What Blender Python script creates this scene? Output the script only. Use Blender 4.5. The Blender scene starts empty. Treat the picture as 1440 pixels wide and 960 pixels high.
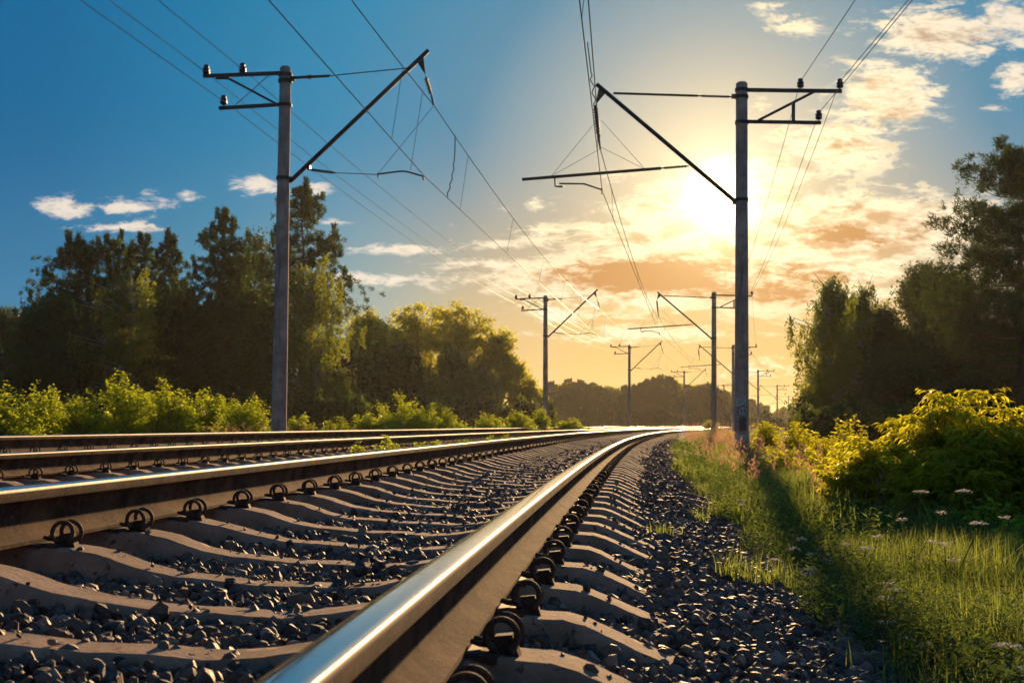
import bpy, math, random
import numpy as np
from mathutils import Vector, Matrix
R = math.radians
rng = np.random.default_rng(7)
random.seed(7)
sc = bpy.context.scene
COL = sc.collection

# ------------------------------------------------------------------ camera
EYE = 0.691
cam = bpy.data.cameras.new('camera'); camo = bpy.data.objects.new('camera', cam); COL.objects.link(camo)
camo.location = (0, 0, EYE); camo.rotation_euler = (R(90), 0, 0)
cam.lens = 45; cam.sensor_width = 36; cam.shift_y = 118.2/1440
cam.clip_start = 0.05; cam.clip_end = 6000
cam.dof.use_dof = True; cam.dof.focus_distance = 6.5; cam.dof.aperture_fstop = 9.0
sc.camera = camo
sc.view_settings.view_transform = 'Standard'; sc.view_settings.look = 'None'
sc.view_settings.exposure = 0.85; sc.view_settings.gamma = 1
sc.render.resolution_x = 1024; sc.render.resolution_y = 682

# ------------------------------------------------------------------ sun and sky
SUN_AZ = math.atan((1012-720)/1800); SUN_EL = R(10.0)
SUN = Vector((math.sin(SUN_AZ)*math.cos(SUN_EL), math.cos(SUN_AZ)*math.cos(SUN_EL), math.sin(SUN_EL)))
sl = bpy.data.lights.new('sun', 'SUN'); slo = bpy.data.objects.new('sun', sl); COL.objects.link(slo)
sl.energy = 5.0; sl.angle = R(0.55); sl.color = (1.0, 0.62, 0.29)
slo.rotation_euler = SUN.to_track_quat('Z', 'Y').to_euler(); slo.location = (20, 100, 30)

world = bpy.data.worlds.new('World'); sc.world = world; world.use_nodes = True
WN = world.node_tree; WN.nodes.clear()
class NT:
    """small helper for writing node maths"""
    def __init__(s, nt): s.nt = nt
    def node(s, t, **k):
        n = s.nt.nodes.new(t)
        for a, b in k.items(): setattr(n, a, b)
        return n
    def put(s, sock, v):
        if isinstance(v, bpy.types.NodeSocket): s.nt.links.new(v, sock)
        else: sock.default_value = v
    def m(s, op, a, b=0.0, c=0.0, clamp=False):
        n = s.node('ShaderNodeMath', operation=op); n.use_clamp = clamp
        s.put(n.inputs[0], a); s.put(n.inputs[1], b); s.put(n.inputs[2], c)
        return n.outputs[0]
    def add(s, a, b): return s.m('ADD', a, b)
    def mul(s, a, b): return s.m('MULTIPLY', a, b)
    def sub(s, a, b): return s.m('SUBTRACT', a, b)
    def mix(s, f, a, b, bt='MIX'):
        n = s.node('ShaderNodeMix', data_type='RGBA', blend_type=bt)
        s.put(n.inputs[0], f)
        for k, v in ((6, a), (7, b)):
            s.put(n.inputs[k], v if isinstance(v, bpy.types.NodeSocket) else (*v, 1.0))
        return n.outputs[2]
    def smooth(s, x, lo, hi):
        n = s.node('ShaderNodeMapRange', interpolation_type='SMOOTHSTEP')
        s.put(n.inputs[0], x); n.inputs[1].default_value = lo; n.inputs[2].default_value = hi
        return n.outputs[0]
    def comb(s, x, y, z):
        n = s.node('ShaderNodeCombineXYZ')
        for i, v in enumerate((x, y, z)): s.put(n.inputs[i], v)
        return n.outputs[0]
    def noise(s, vec, scale, detail=4, rough=0.5, dist=0.0):
        n = s.node('ShaderNodeTexNoise')
        if vec is not None: s.put(n.inputs['Vector'], vec)
        n.inputs['Scale'].default_value = scale; n.inputs['Detail'].default_value = detail
        n.inputs['Roughness'].default_value = rough; n.inputs['Distortion'].default_value = dist
        return n.outputs[0]
    def ramp(s, f, stops):
        n = s.node('ShaderNodeValToRGB'); cr = n.color_ramp
        while len(cr.elements) < len(stops): cr.elements.new(0.5)
        for e, (p, c) in zip(cr.elements, stops): e.position = p; e.color = (*c, 1)
        s.put(n.inputs[0], f)
        return n.outputs[0]

w = NT(WN)
tc = w.node('ShaderNodeTexCoord').outputs['Generated']
sep = w.node('ShaderNodeSeparateXYZ'); w.put(sep.inputs[0], tc)
dx, dy, dz = sep.outputs
sky = w.node('ShaderNodeTexSky', sky_type='NISHITA')
sky.sun_disc = False; sky.sun_elevation = SUN_EL; sky.sun_rotation = SUN_AZ
sky.air_density = 1.0; sky.dust_density = 0.6; sky.ozone_density = 2.5; sky.altitude = 100
dotn = w.node('ShaderNodeVectorMath', operation='DOT_PRODUCT'); w.put(dotn.inputs[0], tc); dotn.inputs[1].default_value = SUN
dot = dotn.outputs['Value']
ang = w.m('ARCCOSINE', w.m('MINIMUM', dot, 0.99999))                      # radians away from the sun
U = w.m('DIVIDE', dx, w.m('MAXIMUM', dy, 0.05)); V = w.m('DIVIDE', dz, w.m('MAXIMUM', dy, 0.05))
front = w.smooth(dy, 0.1, 0.3)
# the colour of the air: deep saturated blue away from the sun, gold in the dusty air low down round it
hi = w.ramp(ang, [(0.0, (.95, .78, .50)), (.07, (.68, .60, .45)), (.13, (.36, .43, .44)), (.20, (.090, .275, .42)), (.30, (.022, .255, .47)), (.40, (.003, .20, .42)), (.5, (.0, .145, .35)), (1.0, (.001, .095, .26))])
us = math.tan(SUN_AZ); Uc = w.m('ARCTAN2', dx, dy)
ang2 = w.m('SQRT', w.add(w.m('POWER', w.sub(Uc, SUN_AZ), 2.0), w.m('POWER', w.mul(w.sub(dz, .11), .55), 2.0)))
lo = w.ramp(ang2, [(0.0, (.93, .56, .19)), (.10, (.90, .57, .19)), (.18, (.80, .56, .25)), (.27, (.42, .48, .39)), (.38, (.13, .34, .43)), (.5, (.045, .24, .42)), (1.0, (.035, .17, .34))])
elev = w.m('ARCSINE', dz)
air = w.mix(w.smooth(elev, .035, .24), lo, hi)
air10 = w.mix(1.0, air, (9.3, 9.3, 9.3), 'MULTIPLY')
base = w.mix(1.0, air10, w.mix(1.0, sky.outputs[0], (.006, .006, .006), 'MULTIPLY'), 'ADD')
# clouds: noise gathered where the photograph has its clouds (direction space, fixed to the world)
CL = [(95,293,46,15,.42),(185,290,48,13,.42),(165,318,60,7,.38),(365,260,40,14,.45),(435,265,26,12,.35),(205,270,20,7,.3),(272,275,18,8,.3),(400,245,15,8,.2),
 (560,350,70,8,.38),(525,393,66,10,.42),(465,316,26,7,.3),(700,395,110,15,.32),(640,318,40,8,.2),
 (1080,238,80,24,.5),(1180,205,75,38,.55),(1245,135,62,50,.6),(1325,50,105,34,.55),(1425,25,60,30,.5),(1120,38,40,18,.38),(1430,108,26,26,.45),
 (1312,128,30,12,.35),(1075,150,22,14,.3),(1080,12,30,10,.3),(1390,155,25,6,.25),(1430,60,40,20,.3),
 (1230,325,160,46,.75),(1120,300,90,30,.6),(860,400,90,32,.8),(960,385,120,40,.85),(1010,345,100,32,.65),(880,330,90,18,.5),(790,388,70,24,.6),(1130,385,130,36,.65),(1060,290,60,60,.5),(930,300,70,26,.5),(1180,420,90,22,.45),(700,372,90,10,.35),
 (900,470,160,16,.34),(760,440,90,14,.36),(1060,520,50,14,.36),(1150,560,60,14,.3),(690,345,60,10,.3),(1210,325,170,34,.55),(1310,292,70,16,.45),(1090,350,150,45,.45),(900,388,135,34,.75),(1060,415,90,28,.5),(955,268,75,20,.36),(770,330,55,16,.34),(745,288,40,12,.3),
 (870,250,50,12,.28),(1000,300,120,45,.4),(1180,370,120,25,.45),(1090,515,60,22,.3),(830,440,120,14,.3),(1000,470,150,12,.25),(1085,455,80,8,.2)]
dens = None
for px, py, a, b, s_ in CL:
    u0, v0 = (px-720)/1800, (598.2-py)/1800
    du = w.mul(w.sub(U, u0), 1800/a); dv = w.mul(w.sub(V, v0), 1800/b)
    g = w.mul(w.m('POWER', 2.718, w.mul(w.add(w.mul(du, du), w.mul(dv, dv)), -0.8)), s_*1.25)
    dens = g if dens is None else w.m('MAXIMUM', dens, g)
dens = w.mul(dens, front)
cv = w.comb(w.mul(U, 1.0), w.mul(V, 2.7), w.mul(w.sub(U, V), 0.15))
n1 = w.noise(cv, 24, 10, 0.66, 0.45); n2 = w.noise(cv, 70, 8, 0.66, 0.3)
nn = w.add(w.mul(w.sub(n1, 0.5), 1.35), w.mul(w.sub(n2, 0.5), .75))
# other skies all round, for the light
gv = w.comb(w.m('DIVIDE', dx, w.m('MAXIMUM', dz, 0.06)), w.m('DIVIDE', dy, w.m('MAXIMUM', dz, 0.06)), 0.0)
back = w.mul(w.mul(w.smooth(w.noise(gv, 0.9, 6, 0.55), 0.52, 0.72), w.smooth(dz, 0.05, 0.25)), w.sub(1.0, front))
cover = w.add(w.smooth(w.add(dens, w.mul(nn, 1.15)), 0.16, 0.55), 0.0)
cover = w.m('MULTIPLY', cover, w.smooth(dens, 0.03, 0.16))
cover = w.m('ADD', w.mul(cover, 0.94), back, clamp=True)
near_sun = w.m('POWER', 2.718, w.mul(ang, -1/0.13))
lit = w.mix(w.smooth(ang, 0.06, 0.32), (12.5, 10.2, 6.4), (9.0, 7.9, 6.6))
lit = w.mix(w.smooth(ang, 0.4, 0.8), lit, (6.9, 6.9, 6.6))
shade = w.mix(w.smooth(ang, 0.10, 0.30), (5.8, 2.75, .85), (2.9, 3.0, 3.1))
vs = w.comb(w.mul(U, 1.0), w.mul(w.add(V, 0.010), 2.7), w.mul(w.sub(U, V), 0.15))
n3 = w.noise(vs, 24, 10, 0.66, 0.45)
under = w.m('ADD', w.mul(w.sub(n3, n1), 4.0), w.add(w.mul(w.sub(dens, 0.45), 1.5), w.mul(w.sub(n2, .5), 1.6)), clamp=True)
dk = None
for px, py, a, b, s_ in [(905,388,120,24,1.1),(1060,412,90,20,.9),(1010,375,60,12,.8),(1150,390,60,12,.7),(1190,330,60,14,.7),(1290,335,40,10,.5),(1080,375,70,10,.6),(1230,205,45,12,.3),(1395,45,60,10,.45),(960,270,40,8,.3)]:
    du = w.mul(w.sub(U, (px-720)/1800), 1800/a); dv = w.mul(w.sub(V, (598.2-py)/1800), 1800/b)
    g = w.mul(w.m('POWER', 2.718, w.mul(w.add(w.mul(du, du), w.mul(dv, dv)), -1.0)), s_)
    dk = g if dk is None else w.m('MAXIMUM', dk, g)
under = w.m('ADD', w.mul(under, .8), w.mul(w.smooth(w.add(dk, w.add(w.mul(w.sub(n1, .5), 2.4), w.mul(w.sub(n2, .5), 1.2))), .15, .95), 1.0), clamp=True)
cloud = w.mix(under, lit, shade)
col = w.mix(cover, base, cloud)
# bright air close round the sun (it gives off the light, so it is added to the sky itself)
aur = w.add(w.mul(w.m('POWER', 2.718, w.mul(w.m('POWER', w.mul(ang, 1/0.019), 2.0), -1.0)), 45.0), w.add(w.mul(w.m('POWER', 2.718, w.mul(ang, -1/0.028)), 17.0), w.mul(w.m('POWER', 2.718, w.mul(ang, -1/0.07)), 1.5)))
glow = w.mix(1.0, (1.0, 0.74, 0.36), w.comb(aur, aur, aur), 'MULTIPLY')
col = w.mix(1.0, col, glow, 'ADD')
bg = w.node('ShaderNodeBackground'); w.put(bg.inputs[0], col); bg.inputs[1].default_value = 0.056
wo = w.node('ShaderNodeOutputWorld'); w.put(wo.inputs[0], bg.outputs[0])

# ------------------------------------------------------------------ materials
def mat(name, build):
    mt = bpy.data.materials.new(name); mt.use_nodes = True; mt.node_tree.nodes.clear()
    n = NT(mt.node_tree); sh = build(n)
    o = n.node('ShaderNodeOutputMaterial')
    if isinstance(sh, tuple):
        n.put(o.inputs[0], sh[0])
        if sh[1] is not None: n.put(o.inputs[2], sh[1])
    else: n.put(o.inputs[0], sh)
    return mt
def pos(n): return n.node('ShaderNodeNewGeometry').outputs['Position']
def obj_co(n): return n.node('ShaderNodeTexCoord').outputs['Object']
def island(n): return n.node('ShaderNodeNewGeometry').outputs['Random Per Island']
def principled(n, col, rough, metal=0.0, bump=None, bstr=0.3, bdist=0.01, spec=0.5):
    p = n.node('ShaderNodeBsdfPrincipled')
    n.put(p.inputs['Base Color'], col if isinstance(col, bpy.types.NodeSocket) else (*col, 1))
    n.put(p.inputs['Roughness'], rough); n.put(p.inputs['Metallic'], metal)
    p.inputs['Specular IOR Level'].default_value = spec
    if bump is not None:
        b = n.node('ShaderNodeBump'); b.inputs['Strength'].default_value = bstr; b.inputs['Distance'].default_value = bdist
        n.put(b.inputs['Height'], bump); n.put(p.inputs['Normal'], b.outputs[0])
    return p.outputs[0]

def m_rust(n):
    c = pos(n); a = n.noise(c, 5, 9, .65); b = n.add(n.noise(c, 130, 8, .7), n.mul(n.noise(c, 28, 7, .7), 1.3))
    col = n.mix(n.smooth(a, .35, .65), (.045, .023, .014), (.16, .085, .045)); col = n.mix(n.smooth(b, 1.20, 1.5), col, (.27, .155, .085))
    col = n.mix(n.smooth(n.noise(c, 45, 8, .7), .58, .68), col, (.035, .018, .012))
    return principled(n, col, n.add(.75, n.mul(b, .2)), 0.0, b, .8, .004, .15)
M_rust = mat('weathered rail steel', m_rust)
def m_polish(n):
    c = pos(n); a = n.noise(c, 30, 6, .6)
    st = n.node('ShaderNodeMapping'); n.put(st.inputs[0], c); st.inputs['Scale'].default_value = (160, 3, 160)
    b = n.noise(st.outputs[0], 3, 4, .6)
    col = n.mix(n.smooth(a, .55, .8), (.62, .60, .58), (.36, .30, .26))
    return principled(n, col, n.add(.07, n.add(n.mul(b, .10), n.mul(n.smooth(a, .5, .8), .10))), 1.0)
M_polish = mat('polished rail head', m_polish)
def m_gauge(n):
    c = pos(n); a = n.noise(c, 40, 6, .6)
    col = n.mix(a, (.26, .17, .11), (.15, .09, .055))
    return principled(n, col, n.add(.45, n.mul(a, .2)), .3)
M_gauge = mat('worn rail head side', m_gauge)
def m_sleeper(n):
    c = pos(n); a = n.noise(c, 6, 8, .65); b = n.noise(c, 70, 8, .7); s = n.noise(c, 22, 6, .6, .6)
    col = n.mix(n.smooth(a, .3, .7), (.25, .165, .11), (.43, .295, .205)); col = n.mix(n.smooth(s, .60, .68), col, (.09, .062, .045))
    g = n.noise(c, 2.3, 5, .6); col = n.mix(n.mul(n.smooth(g, .48, .72), .5), col, (.17, .10, .06))
    col = n.mix(n.smooth(b, .60, .70), col, (.50, .37, .27))
    pit = n.noise(c, 210, 4, .7)
    return principled(n, col, .9, 0, n.add(n.add(b, n.mul(s, .8)), n.mul(n.smooth(pit, .6, .7), -.5)), .8, .006, .2)
M_sleeper = mat('weathered concrete sleeper', m_sleeper)
def m_clip(n):
    c = pos(n); a = n.noise(c, 120, 5, .6)
    return principled(n, n.mix(n.smooth(a, .3, .7), (.030, .018, .012), (.13, .066, .036)), .8, .2, a, .6, .0015)
M_clip = mat('oily spring steel', m_clip)
def m_stone(n):
    i = island(n); c = pos(n); a = n.noise(c, 60, 6, .65)
    col = n.ramp(i, [(0, (.028, .020, .017)), (.3, (.060, .041, .032)), (.55, (.095, .064, .047)), (.72, (.14, .078, .042)), (.88, (.17, .11, .075)), (1, (.30, .22, .16))])
    col = n.mix(n.smooth(a, .45, .7), col, (.16, .115, .09))
    return principled(n, col, .66, 0, a, .5, .003, .42)
M_stone = mat('crushed ballast stone', m_stone)
def m_bed(n):
    c = pos(n)
    v = n.node('ShaderNodeTexVoronoi'); n.put(v.inputs['Vector'], c); v.inputs['Scale'].default_value = 22
    v2 = n.node('ShaderNodeSeparateColor'); n.put(v2.inputs[0], v.outputs['Color'])
    col = n.ramp(v2.outputs[0], [(0, (.035, .032, .035)), (.5, (.08, .07, .07)), (1, (.17, .13, .11))])
    h = n.sub(1.0, v.outputs['Distance'])
    return principled(n, col, .95, 0, h, 1.0, .03, .08)
M_bed = mat('ballast bed', m_bed)
def m_ground(n):
    c = pos(n); a = n.noise(c, .35, 7, .6); b = n.noise(c, 8, 8, .7)
    col = n.mix(n.smooth(a, .4, .65), (.050, .065, .022), (.085, .08, .035)); col = n.mix(n.smooth(b, .5, .7), col, (.09, .065, .04))
    return principled(n, col, .95, 0, b, .8, .05, .1)
M_ground = mat('grassy soil', m_ground)
def m_pole(n):
    c = obj_co(n); a = n.noise(c, 3, 8, .65); b = n.noise(c, 60, 6, .7)
    st = n.node('ShaderNodeMapping'); n.put(st.inputs[0], c); st.inputs['Scale'].default_value = (9, 9, .5)
    s = n.noise(st.outputs[0], 2, 6, .6)
    col = n.mix(n.smooth(a, .35, .65), (.34, .22, .165), (.55, .39, .30)); col = n.mix(n.mul(n.smooth(b, .56, .66), .6), col, (.20, .13, .10)); col = n.mix(n.smooth(s, .52, .72), col, (.22, .14, .11))
    return principled(n, col, .85, 0, b, .35, .004)
M_pole = mat('spun concrete', m_pole)
def m_iron(n):
    c = obj_co(n); a = n.noise(c, 20, 5, .6)
    return principled(n, n.mix(a, (.045, .034, .03), (.10, .07, .055)), .6, .4)
M_iron = mat('painted brown iron', m_iron)
M_wire = mat('dark copper wire', lambda n: principled(n, (.05, .045, .04), .5, .8))
M_ins = mat('brown glazed porcelain', lambda n: principled(n, n.mix(n.noise(obj_co(n), 40, 3), (.035, .015, .012), (.07, .03, .02)), .22))
M_white = mat('worn white paint', lambda n: principled(n, n.mix(n.smooth(n.noise(obj_co(n), 25, 7, .7), .45, .75), (.62, .60, .56), (.25, .22, .20)), .8))
M_black = mat('black paint', lambda n: principled(n, (.03, .028, .028), .7))
M_stain = mat('dark tar stain', lambda n: principled(n, n.mix(n.noise(obj_co(n), 18, 6, .7), (.10, .07, .058), (.24, .165, .13)), .9))
def leaf_mat(name, c1, c2, c3, tr, tcol, rough=.55, patch=1.2):
    def f(n):
        i = island(n); a = n.noise(pos(n), patch, 3, .6)
        col = n.mix(i, c1, c2); col = n.mix(n.smooth(a, .42, .66), col, c3)
        p = principled(n, col, rough, 0, None, spec=.2)
        t = n.node('ShaderNodeBsdfTranslucent'); n.put(t.inputs[0], n.mix(i, tcol, tuple(x*.65 for x in tcol)))
        m_ = n.node('ShaderNodeMixShader'); m_.inputs[0].default_value = tr
        n.put(m_.inputs[1], p); n.put(m_.inputs[2], t.outputs[0])
        return m_.outputs[0]
    return mat(name, f)
M_pine = leaf_mat('pine needles', (.018, .038, .014), (.034, .060, .018), (.046, .072, .016), .25, (.12, .22, .03), .55, .35)
M_decid = leaf_mat('broad leaves', (.045, .078, .010), (.085, .120, .016), (.11, .135, .018), .58, (.82, .80, .04), .55, .35)
M_birch = leaf_mat('birch leaves', (.040, .064, .012), (.075, .10, .018), (.10, .115, .020), .48, (.42, .50, .04), .55, .35)
M_darkleaf = leaf_mat('dark oak leaves', (.020, .038, .010), (.040, .062, .014), (.05, .07, .015), .32, (.18, .25, .025), .55, .35)  # darker green leaf tones, used on the dark broadleaf trees and the undergrowth
M_bush = leaf_mat('young bush leaves', (.060, .105, .012), (.115, .150, .014), (.13, .15, .015), .58, (.66, .78, .03), .45, 3.0)
M_bushR = leaf_mat('yellowish long leaves', (.090, .125, .014), (.15, .17, .016), (.17, .17, .018), .62, (.90, .88, .03), .45, 3.0)
M_bushdark = leaf_mat('lower bush leaves', (.030, .055, .014), (.060, .085, .016), (.07, .09, .016), .50, (.42, .42, .02))
M_grass = leaf_mat('grass blades', (.045, .080, .018), (.085, .115, .028), (.13, .13, .050), .52, (.42, .53, .08), .6, 1.6)
M_weed = leaf_mat('low weed leaves', (.030, .062, .022), (.060, .098, .030), (.05, .09, .03), .40, (.22, .34, .05), .85)
M_plume = leaf_mat('pink grass plumes', (.30, .19, .13), (.42, .28, .19), (.45, .25, .17), .5, (.70, .42, .26), .8)
M_petal = leaf_mat('white petals', (.45, .45, .43), (.58, .57, .55), (.55, .52, .50), .4, (.75, .72, .65), .7)
def m_bark(n):
    c = pos(n); st = n.node('ShaderNodeMapping'); n.put(st.inputs[0], c); st.inputs['Scale'].default_value = (8, 8, 1.5)
    a = n.noise(st.outputs[0], 2, 7, .7)
    return principled(n, n.mix(a, (.05, .035, .026), (.14, .10, .075)), .9, 0, a, .8, .02)
M_bark = mat('brown bark', m_bark)
def m_birchbark(n):
    c = pos(n); st = n.node('ShaderNodeMapping'); n.put(st.inputs[0], c); st.inputs['Scale'].default_value = (2, 2, 9)
    a = n.noise(st.outputs[0], 1.5, 5, .7)
    return principled(n, n.mix(n.smooth(a, .55, .62), (.42, .38, .34), (.06, .05, .045)), .8)
M_birchbark = mat('birch bark', m_birchbark)

# ------------------------------------------------------------------ mesh building
class MB:
    def __init__(s): s.V = []; s.F = []; s.n = 0; s.mi = []
    def raw(s, v, f, mi=0):
        v = np.asarray(v, float).reshape(-1, 3)
        s.V.append(v); s.F += [tuple(int(i)+s.n for i in q) for q in f]; s.mi += [mi]*len(f); s.n += len(v)
    def tube(s, pts, rad, k=8, cap=True, mi=0):
        pts = np.asarray(pts, float); n = len(pts)
        rad = np.broadcast_to(np.asarray(rad, float), (n,))
        t = np.gradient(pts, axis=0); t /= np.linalg.norm(t, axis=1)[:, None]+1e-12
        up = np.array([0, 0, 1.0]) if abs(t[0][2]) < .9 else np.array([1.0, 0, 0])
        a = np.cross(t[0], up); a /= np.linalg.norm(a)
        vs = []
        for i in range(n):
            a = a-t[i]*np.dot(a, t[i]); a /= np.linalg.norm(a)+1e-12
            b = np.cross(t[i], a)
            th = np.arange(k)*2*math.pi/k
            vs.append(pts[i]+rad[i]*(np.cos(th)[:, None]*a+np.sin(th)[:, None]*b))
        f = [(i*k+j, i*k+(j+1) % k, (i+1)*k+(j+1) % k, (i+1)*k+j) for i in range(n-1) for j in range(k)]
        if cap: f += [tuple(range(k))[::-1], tuple((n-1)*k+j for j in range(k))]
        s.raw(np.concatenate(vs), f, mi)
    def box(s, c, d, rot=None, mi=0):
        c = np.asarray(c, float); d = np.asarray(d, float)/2
        v = np.array([[x, y, z] for x in (-1, 1) for y in (-1, 1) for z in (-1, 1)])*d
        if rot is not None: v = v@np.array(rot.to_3x3()).T
        s.raw(v+c, [(0, 1, 3, 2), (4, 6, 7, 5), (0, 4, 5, 1), (2, 3, 7, 6), (0, 2, 6, 4), (1, 5, 7, 3)], mi)
    def bar(s, a, b, wd, ht, mi=0):
        a = Vector(a); b = Vector(b); d = b-a
        s.box((a+b)/2, (wd, d.length, ht), d.to_track_quat('Y', 'Z').to_matrix(), mi)
    def lathe(s, c, prof, k=14, axis=(0, 0, 1), mi=0):
        c = np.asarray(c, float); q = np.array(Vector((0, 0, 1)).rotation_difference(Vector(axis).normalized()).to_matrix())
        v = []
        for r, z in prof:
            th = np.arange(k)*2*math.pi/k
            v.append(np.stack([r*np.cos(th), r*np.sin(th), np.full(k, z)], 1))
        v = np.concatenate(v)@q.T+c; n = len(prof)
        f = [(i*k+j, i*k+(j+1) % k, (i+1)*k+(j+1) % k, (i+1)*k+j) for i in range(n-1) for j in range(k)]
        f += [tuple(range(k))[::-1], tuple((n-1)*k+j for j in range(k))]
        s.raw(v, f, mi)
    def mesh(s, name, mats, smooth=False):
        me = bpy.data.meshes.new(name)
        me.from_pydata(np.concatenate(s.V).tolist() if s.V else [], [], s.F)
        for m_ in (mats if isinstance(mats, (list, tuple)) else [mats]): me.materials.append(m_)
        if any(s.mi): me.polygons.foreach_set('material_index', s.mi)
        if smooth: me.shade_smooth()
        me.update(); return me
    def build(s, name, mats, parent=None, smooth=False):
        return link(name, s.mesh(name, mats, smooth), parent)
def link(name, me, parent=None):
    o = bpy.data.objects.new(name, me); COL.objects.link(o)
    if parent is not None: o.parent = parent
    return o
def tag(o, label, cat, group=None):
    o['label'] = label; o['category'] = cat
    if group: o['group'] = group
    return o
def empty(name, loc=(0, 0, 0), rz=0.0):
    o = bpy.data.objects.new(name, None); COL.objects.link(o); o.empty_display_size = .2
    o.location = loc; o.rotation_euler = (0, 0, rz); return o
def copy_tree(o, parent=None):
    c = o.copy(); COL.objects.link(c); c.parent = parent
    for ch in list(o.children): copy_tree(ch, c)
    return c
def fast_mesh(name, V, F, mats, mi=None, smooth=False):
    """V (n,3), F (m,k) arrays with constant k"""
    V = np.asarray(V, np.float32); F = np.asarray(F, np.int32); me = bpy.data.meshes.new(name)
    k = F.shape[1]
    me.vertices.add(len(V)); me.vertices.foreach_set('co', V.ravel())
    me.loops.add(F.size); me.loops.foreach_set('vertex_index', F.ravel())
    me.polygons.add(len(F)); me.polygons.foreach_set('loop_start', np.arange(len(F), dtype=np.int32)*k)
    for m_ in (mats if isinstance(mats, (list, tuple)) else [mats]): me.materials.append(m_)
    if mi is not None: me.polygons.foreach_set('material_index', np.asarray(mi, np.int32))
    me.update(calc_edges=True)
    me.shade_smooth() if smooth else me.shade_flat()
    return me
def P(px, py, Z): return Vector(((px-720)/1800*Z, Z, EYE+(598.2-py)/1800*Z))

# ------------------------------------------------------------------ the line of the track
S_ = np.linspace(-30, 420, 4501); dS = S_[1]-S_[0]
TH0, K0, X0 = 0.0866, 0.00119, -0.390
def heading(s):
    s = np.asarray(s, float)
    return np.where(s < 118, TH0+K0*s, TH0+K0*118+.022*(1-np.exp(-(s-118)/50.)))
TH = heading(S_)
_x = np.cumsum(np.sin(TH))*dS; _y = np.cumsum(np.cos(TH))*dS; i0 = int(round(30/dS))
TX = _x-_x[i0]+X0; TY = _y-_y[i0]
CANT = 0.1012/1.507
def tr(s, d=0.0):
    """world x, y of a point s metres along the near right rail and d metres to its right"""
    x = np.interp(s, S_, TX); y = np.interp(s, S_, TY); t = np.interp(s, S_, TH)
    return x+d*np.cos(t), y-d*np.sin(t)
def xr(y): return np.interp(y, TY, TX)
def hd(y): return float(np.interp(y, TY, TH))
RAILTOP = 0.40
ZT2 = 0.494                      # top of the right rail of the far track
def sleeper_top(d, track):       # seat plane
    return (RAILTOP-CANT*d if track == 0 else ZT2-CANT*(d+4.107))-.180
def bed_z(d):
    """height of the ballast surface at d"""
    return np.interp(d, [-9.2, -7.6, -6.2, -5.7, -4.86, -4.107, -3.55, -3.1, -2.1, -1.8, -1.507, -1.15, -.75, -.35, 0, .2, .45, .75, 1.25, 1.7, 2.4],
                     [-.35, .02, .24, .33, .25, .24, .165, .17, .185, .195, .238, .212, .187, .178, .171, .150, .094, .038, -.070, -.19, -.42])
def ground_z(d):
    d = np.asarray(d, float)
    z = np.interp(d, [-400, -60, -14, -9, -8, -6.5, -4, 0, .6, 1.0, 1.4, 2.5, 4, 7, 12, 60, 400],
                  [-.8, -.6, -.25, -.2, -.1, .02, -.1, -.15, -.10, -.10, -.14, -.235, -.36, -.50, -.6, -.8, -1.0])
    return z

# ground
def strip(name, ys, ds, zf, material, jit=0.0):
    Y, D = np.meshgrid(ys, ds, indexing='ij')
    X = xr(Y)+D/np.cos(np.interp(Y, TY, TH))
    Xe = np.where(Y > TY[-1], xr(TY[-1])+(Y-TY[-1])*math.tan(TH[-1]), X-D/np.cos(np.interp(Y, TY, TH)))+D/np.cos(np.interp(Y, TY, TH))
    Zz = zf(D)
    if jit: Zz = Zz+jit*rng.standard_normal(Zz.shape)*(np.abs(D) < 40)
    Vv = np.stack([Xe, Y, Zz], -1).reshape(-1, 3)
    a, b = Y.shape; i = np.arange(a*b).reshape(a, b)
    Fq = np.stack([i[:-1, :-1], i[:-1, 1:], i[1:, 1:], i[1:, :-1]], -1).reshape(-1, 4)
    o = link(name, fast_mesh(name, Vv, Fq, material, smooth=True)); o['kind'] = 'structure'; return o
ys = np.concatenate([np.arange(-12, 30, .5), np.arange(30, 100, 2), np.geomspace(100, 2600, 40)])
dd = np.concatenate([-np.geomspace(2500, 14, 26), np.arange(-13, 12, .35), np.geomspace(12.5, 2500, 26)])
strip('ground', ys, dd, ground_z, M_ground, .018)
ys = np.concatenate([np.arange(-6, 30, .25), np.arange(30, 360, 2)])
strip('ballast_bed', ys, np.concatenate([np.arange(-8.6, -3.6, .2), np.arange(-3.5, 2.0, .08)]), lambda d: bed_z(d)-.012, M_bed, .004)

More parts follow.
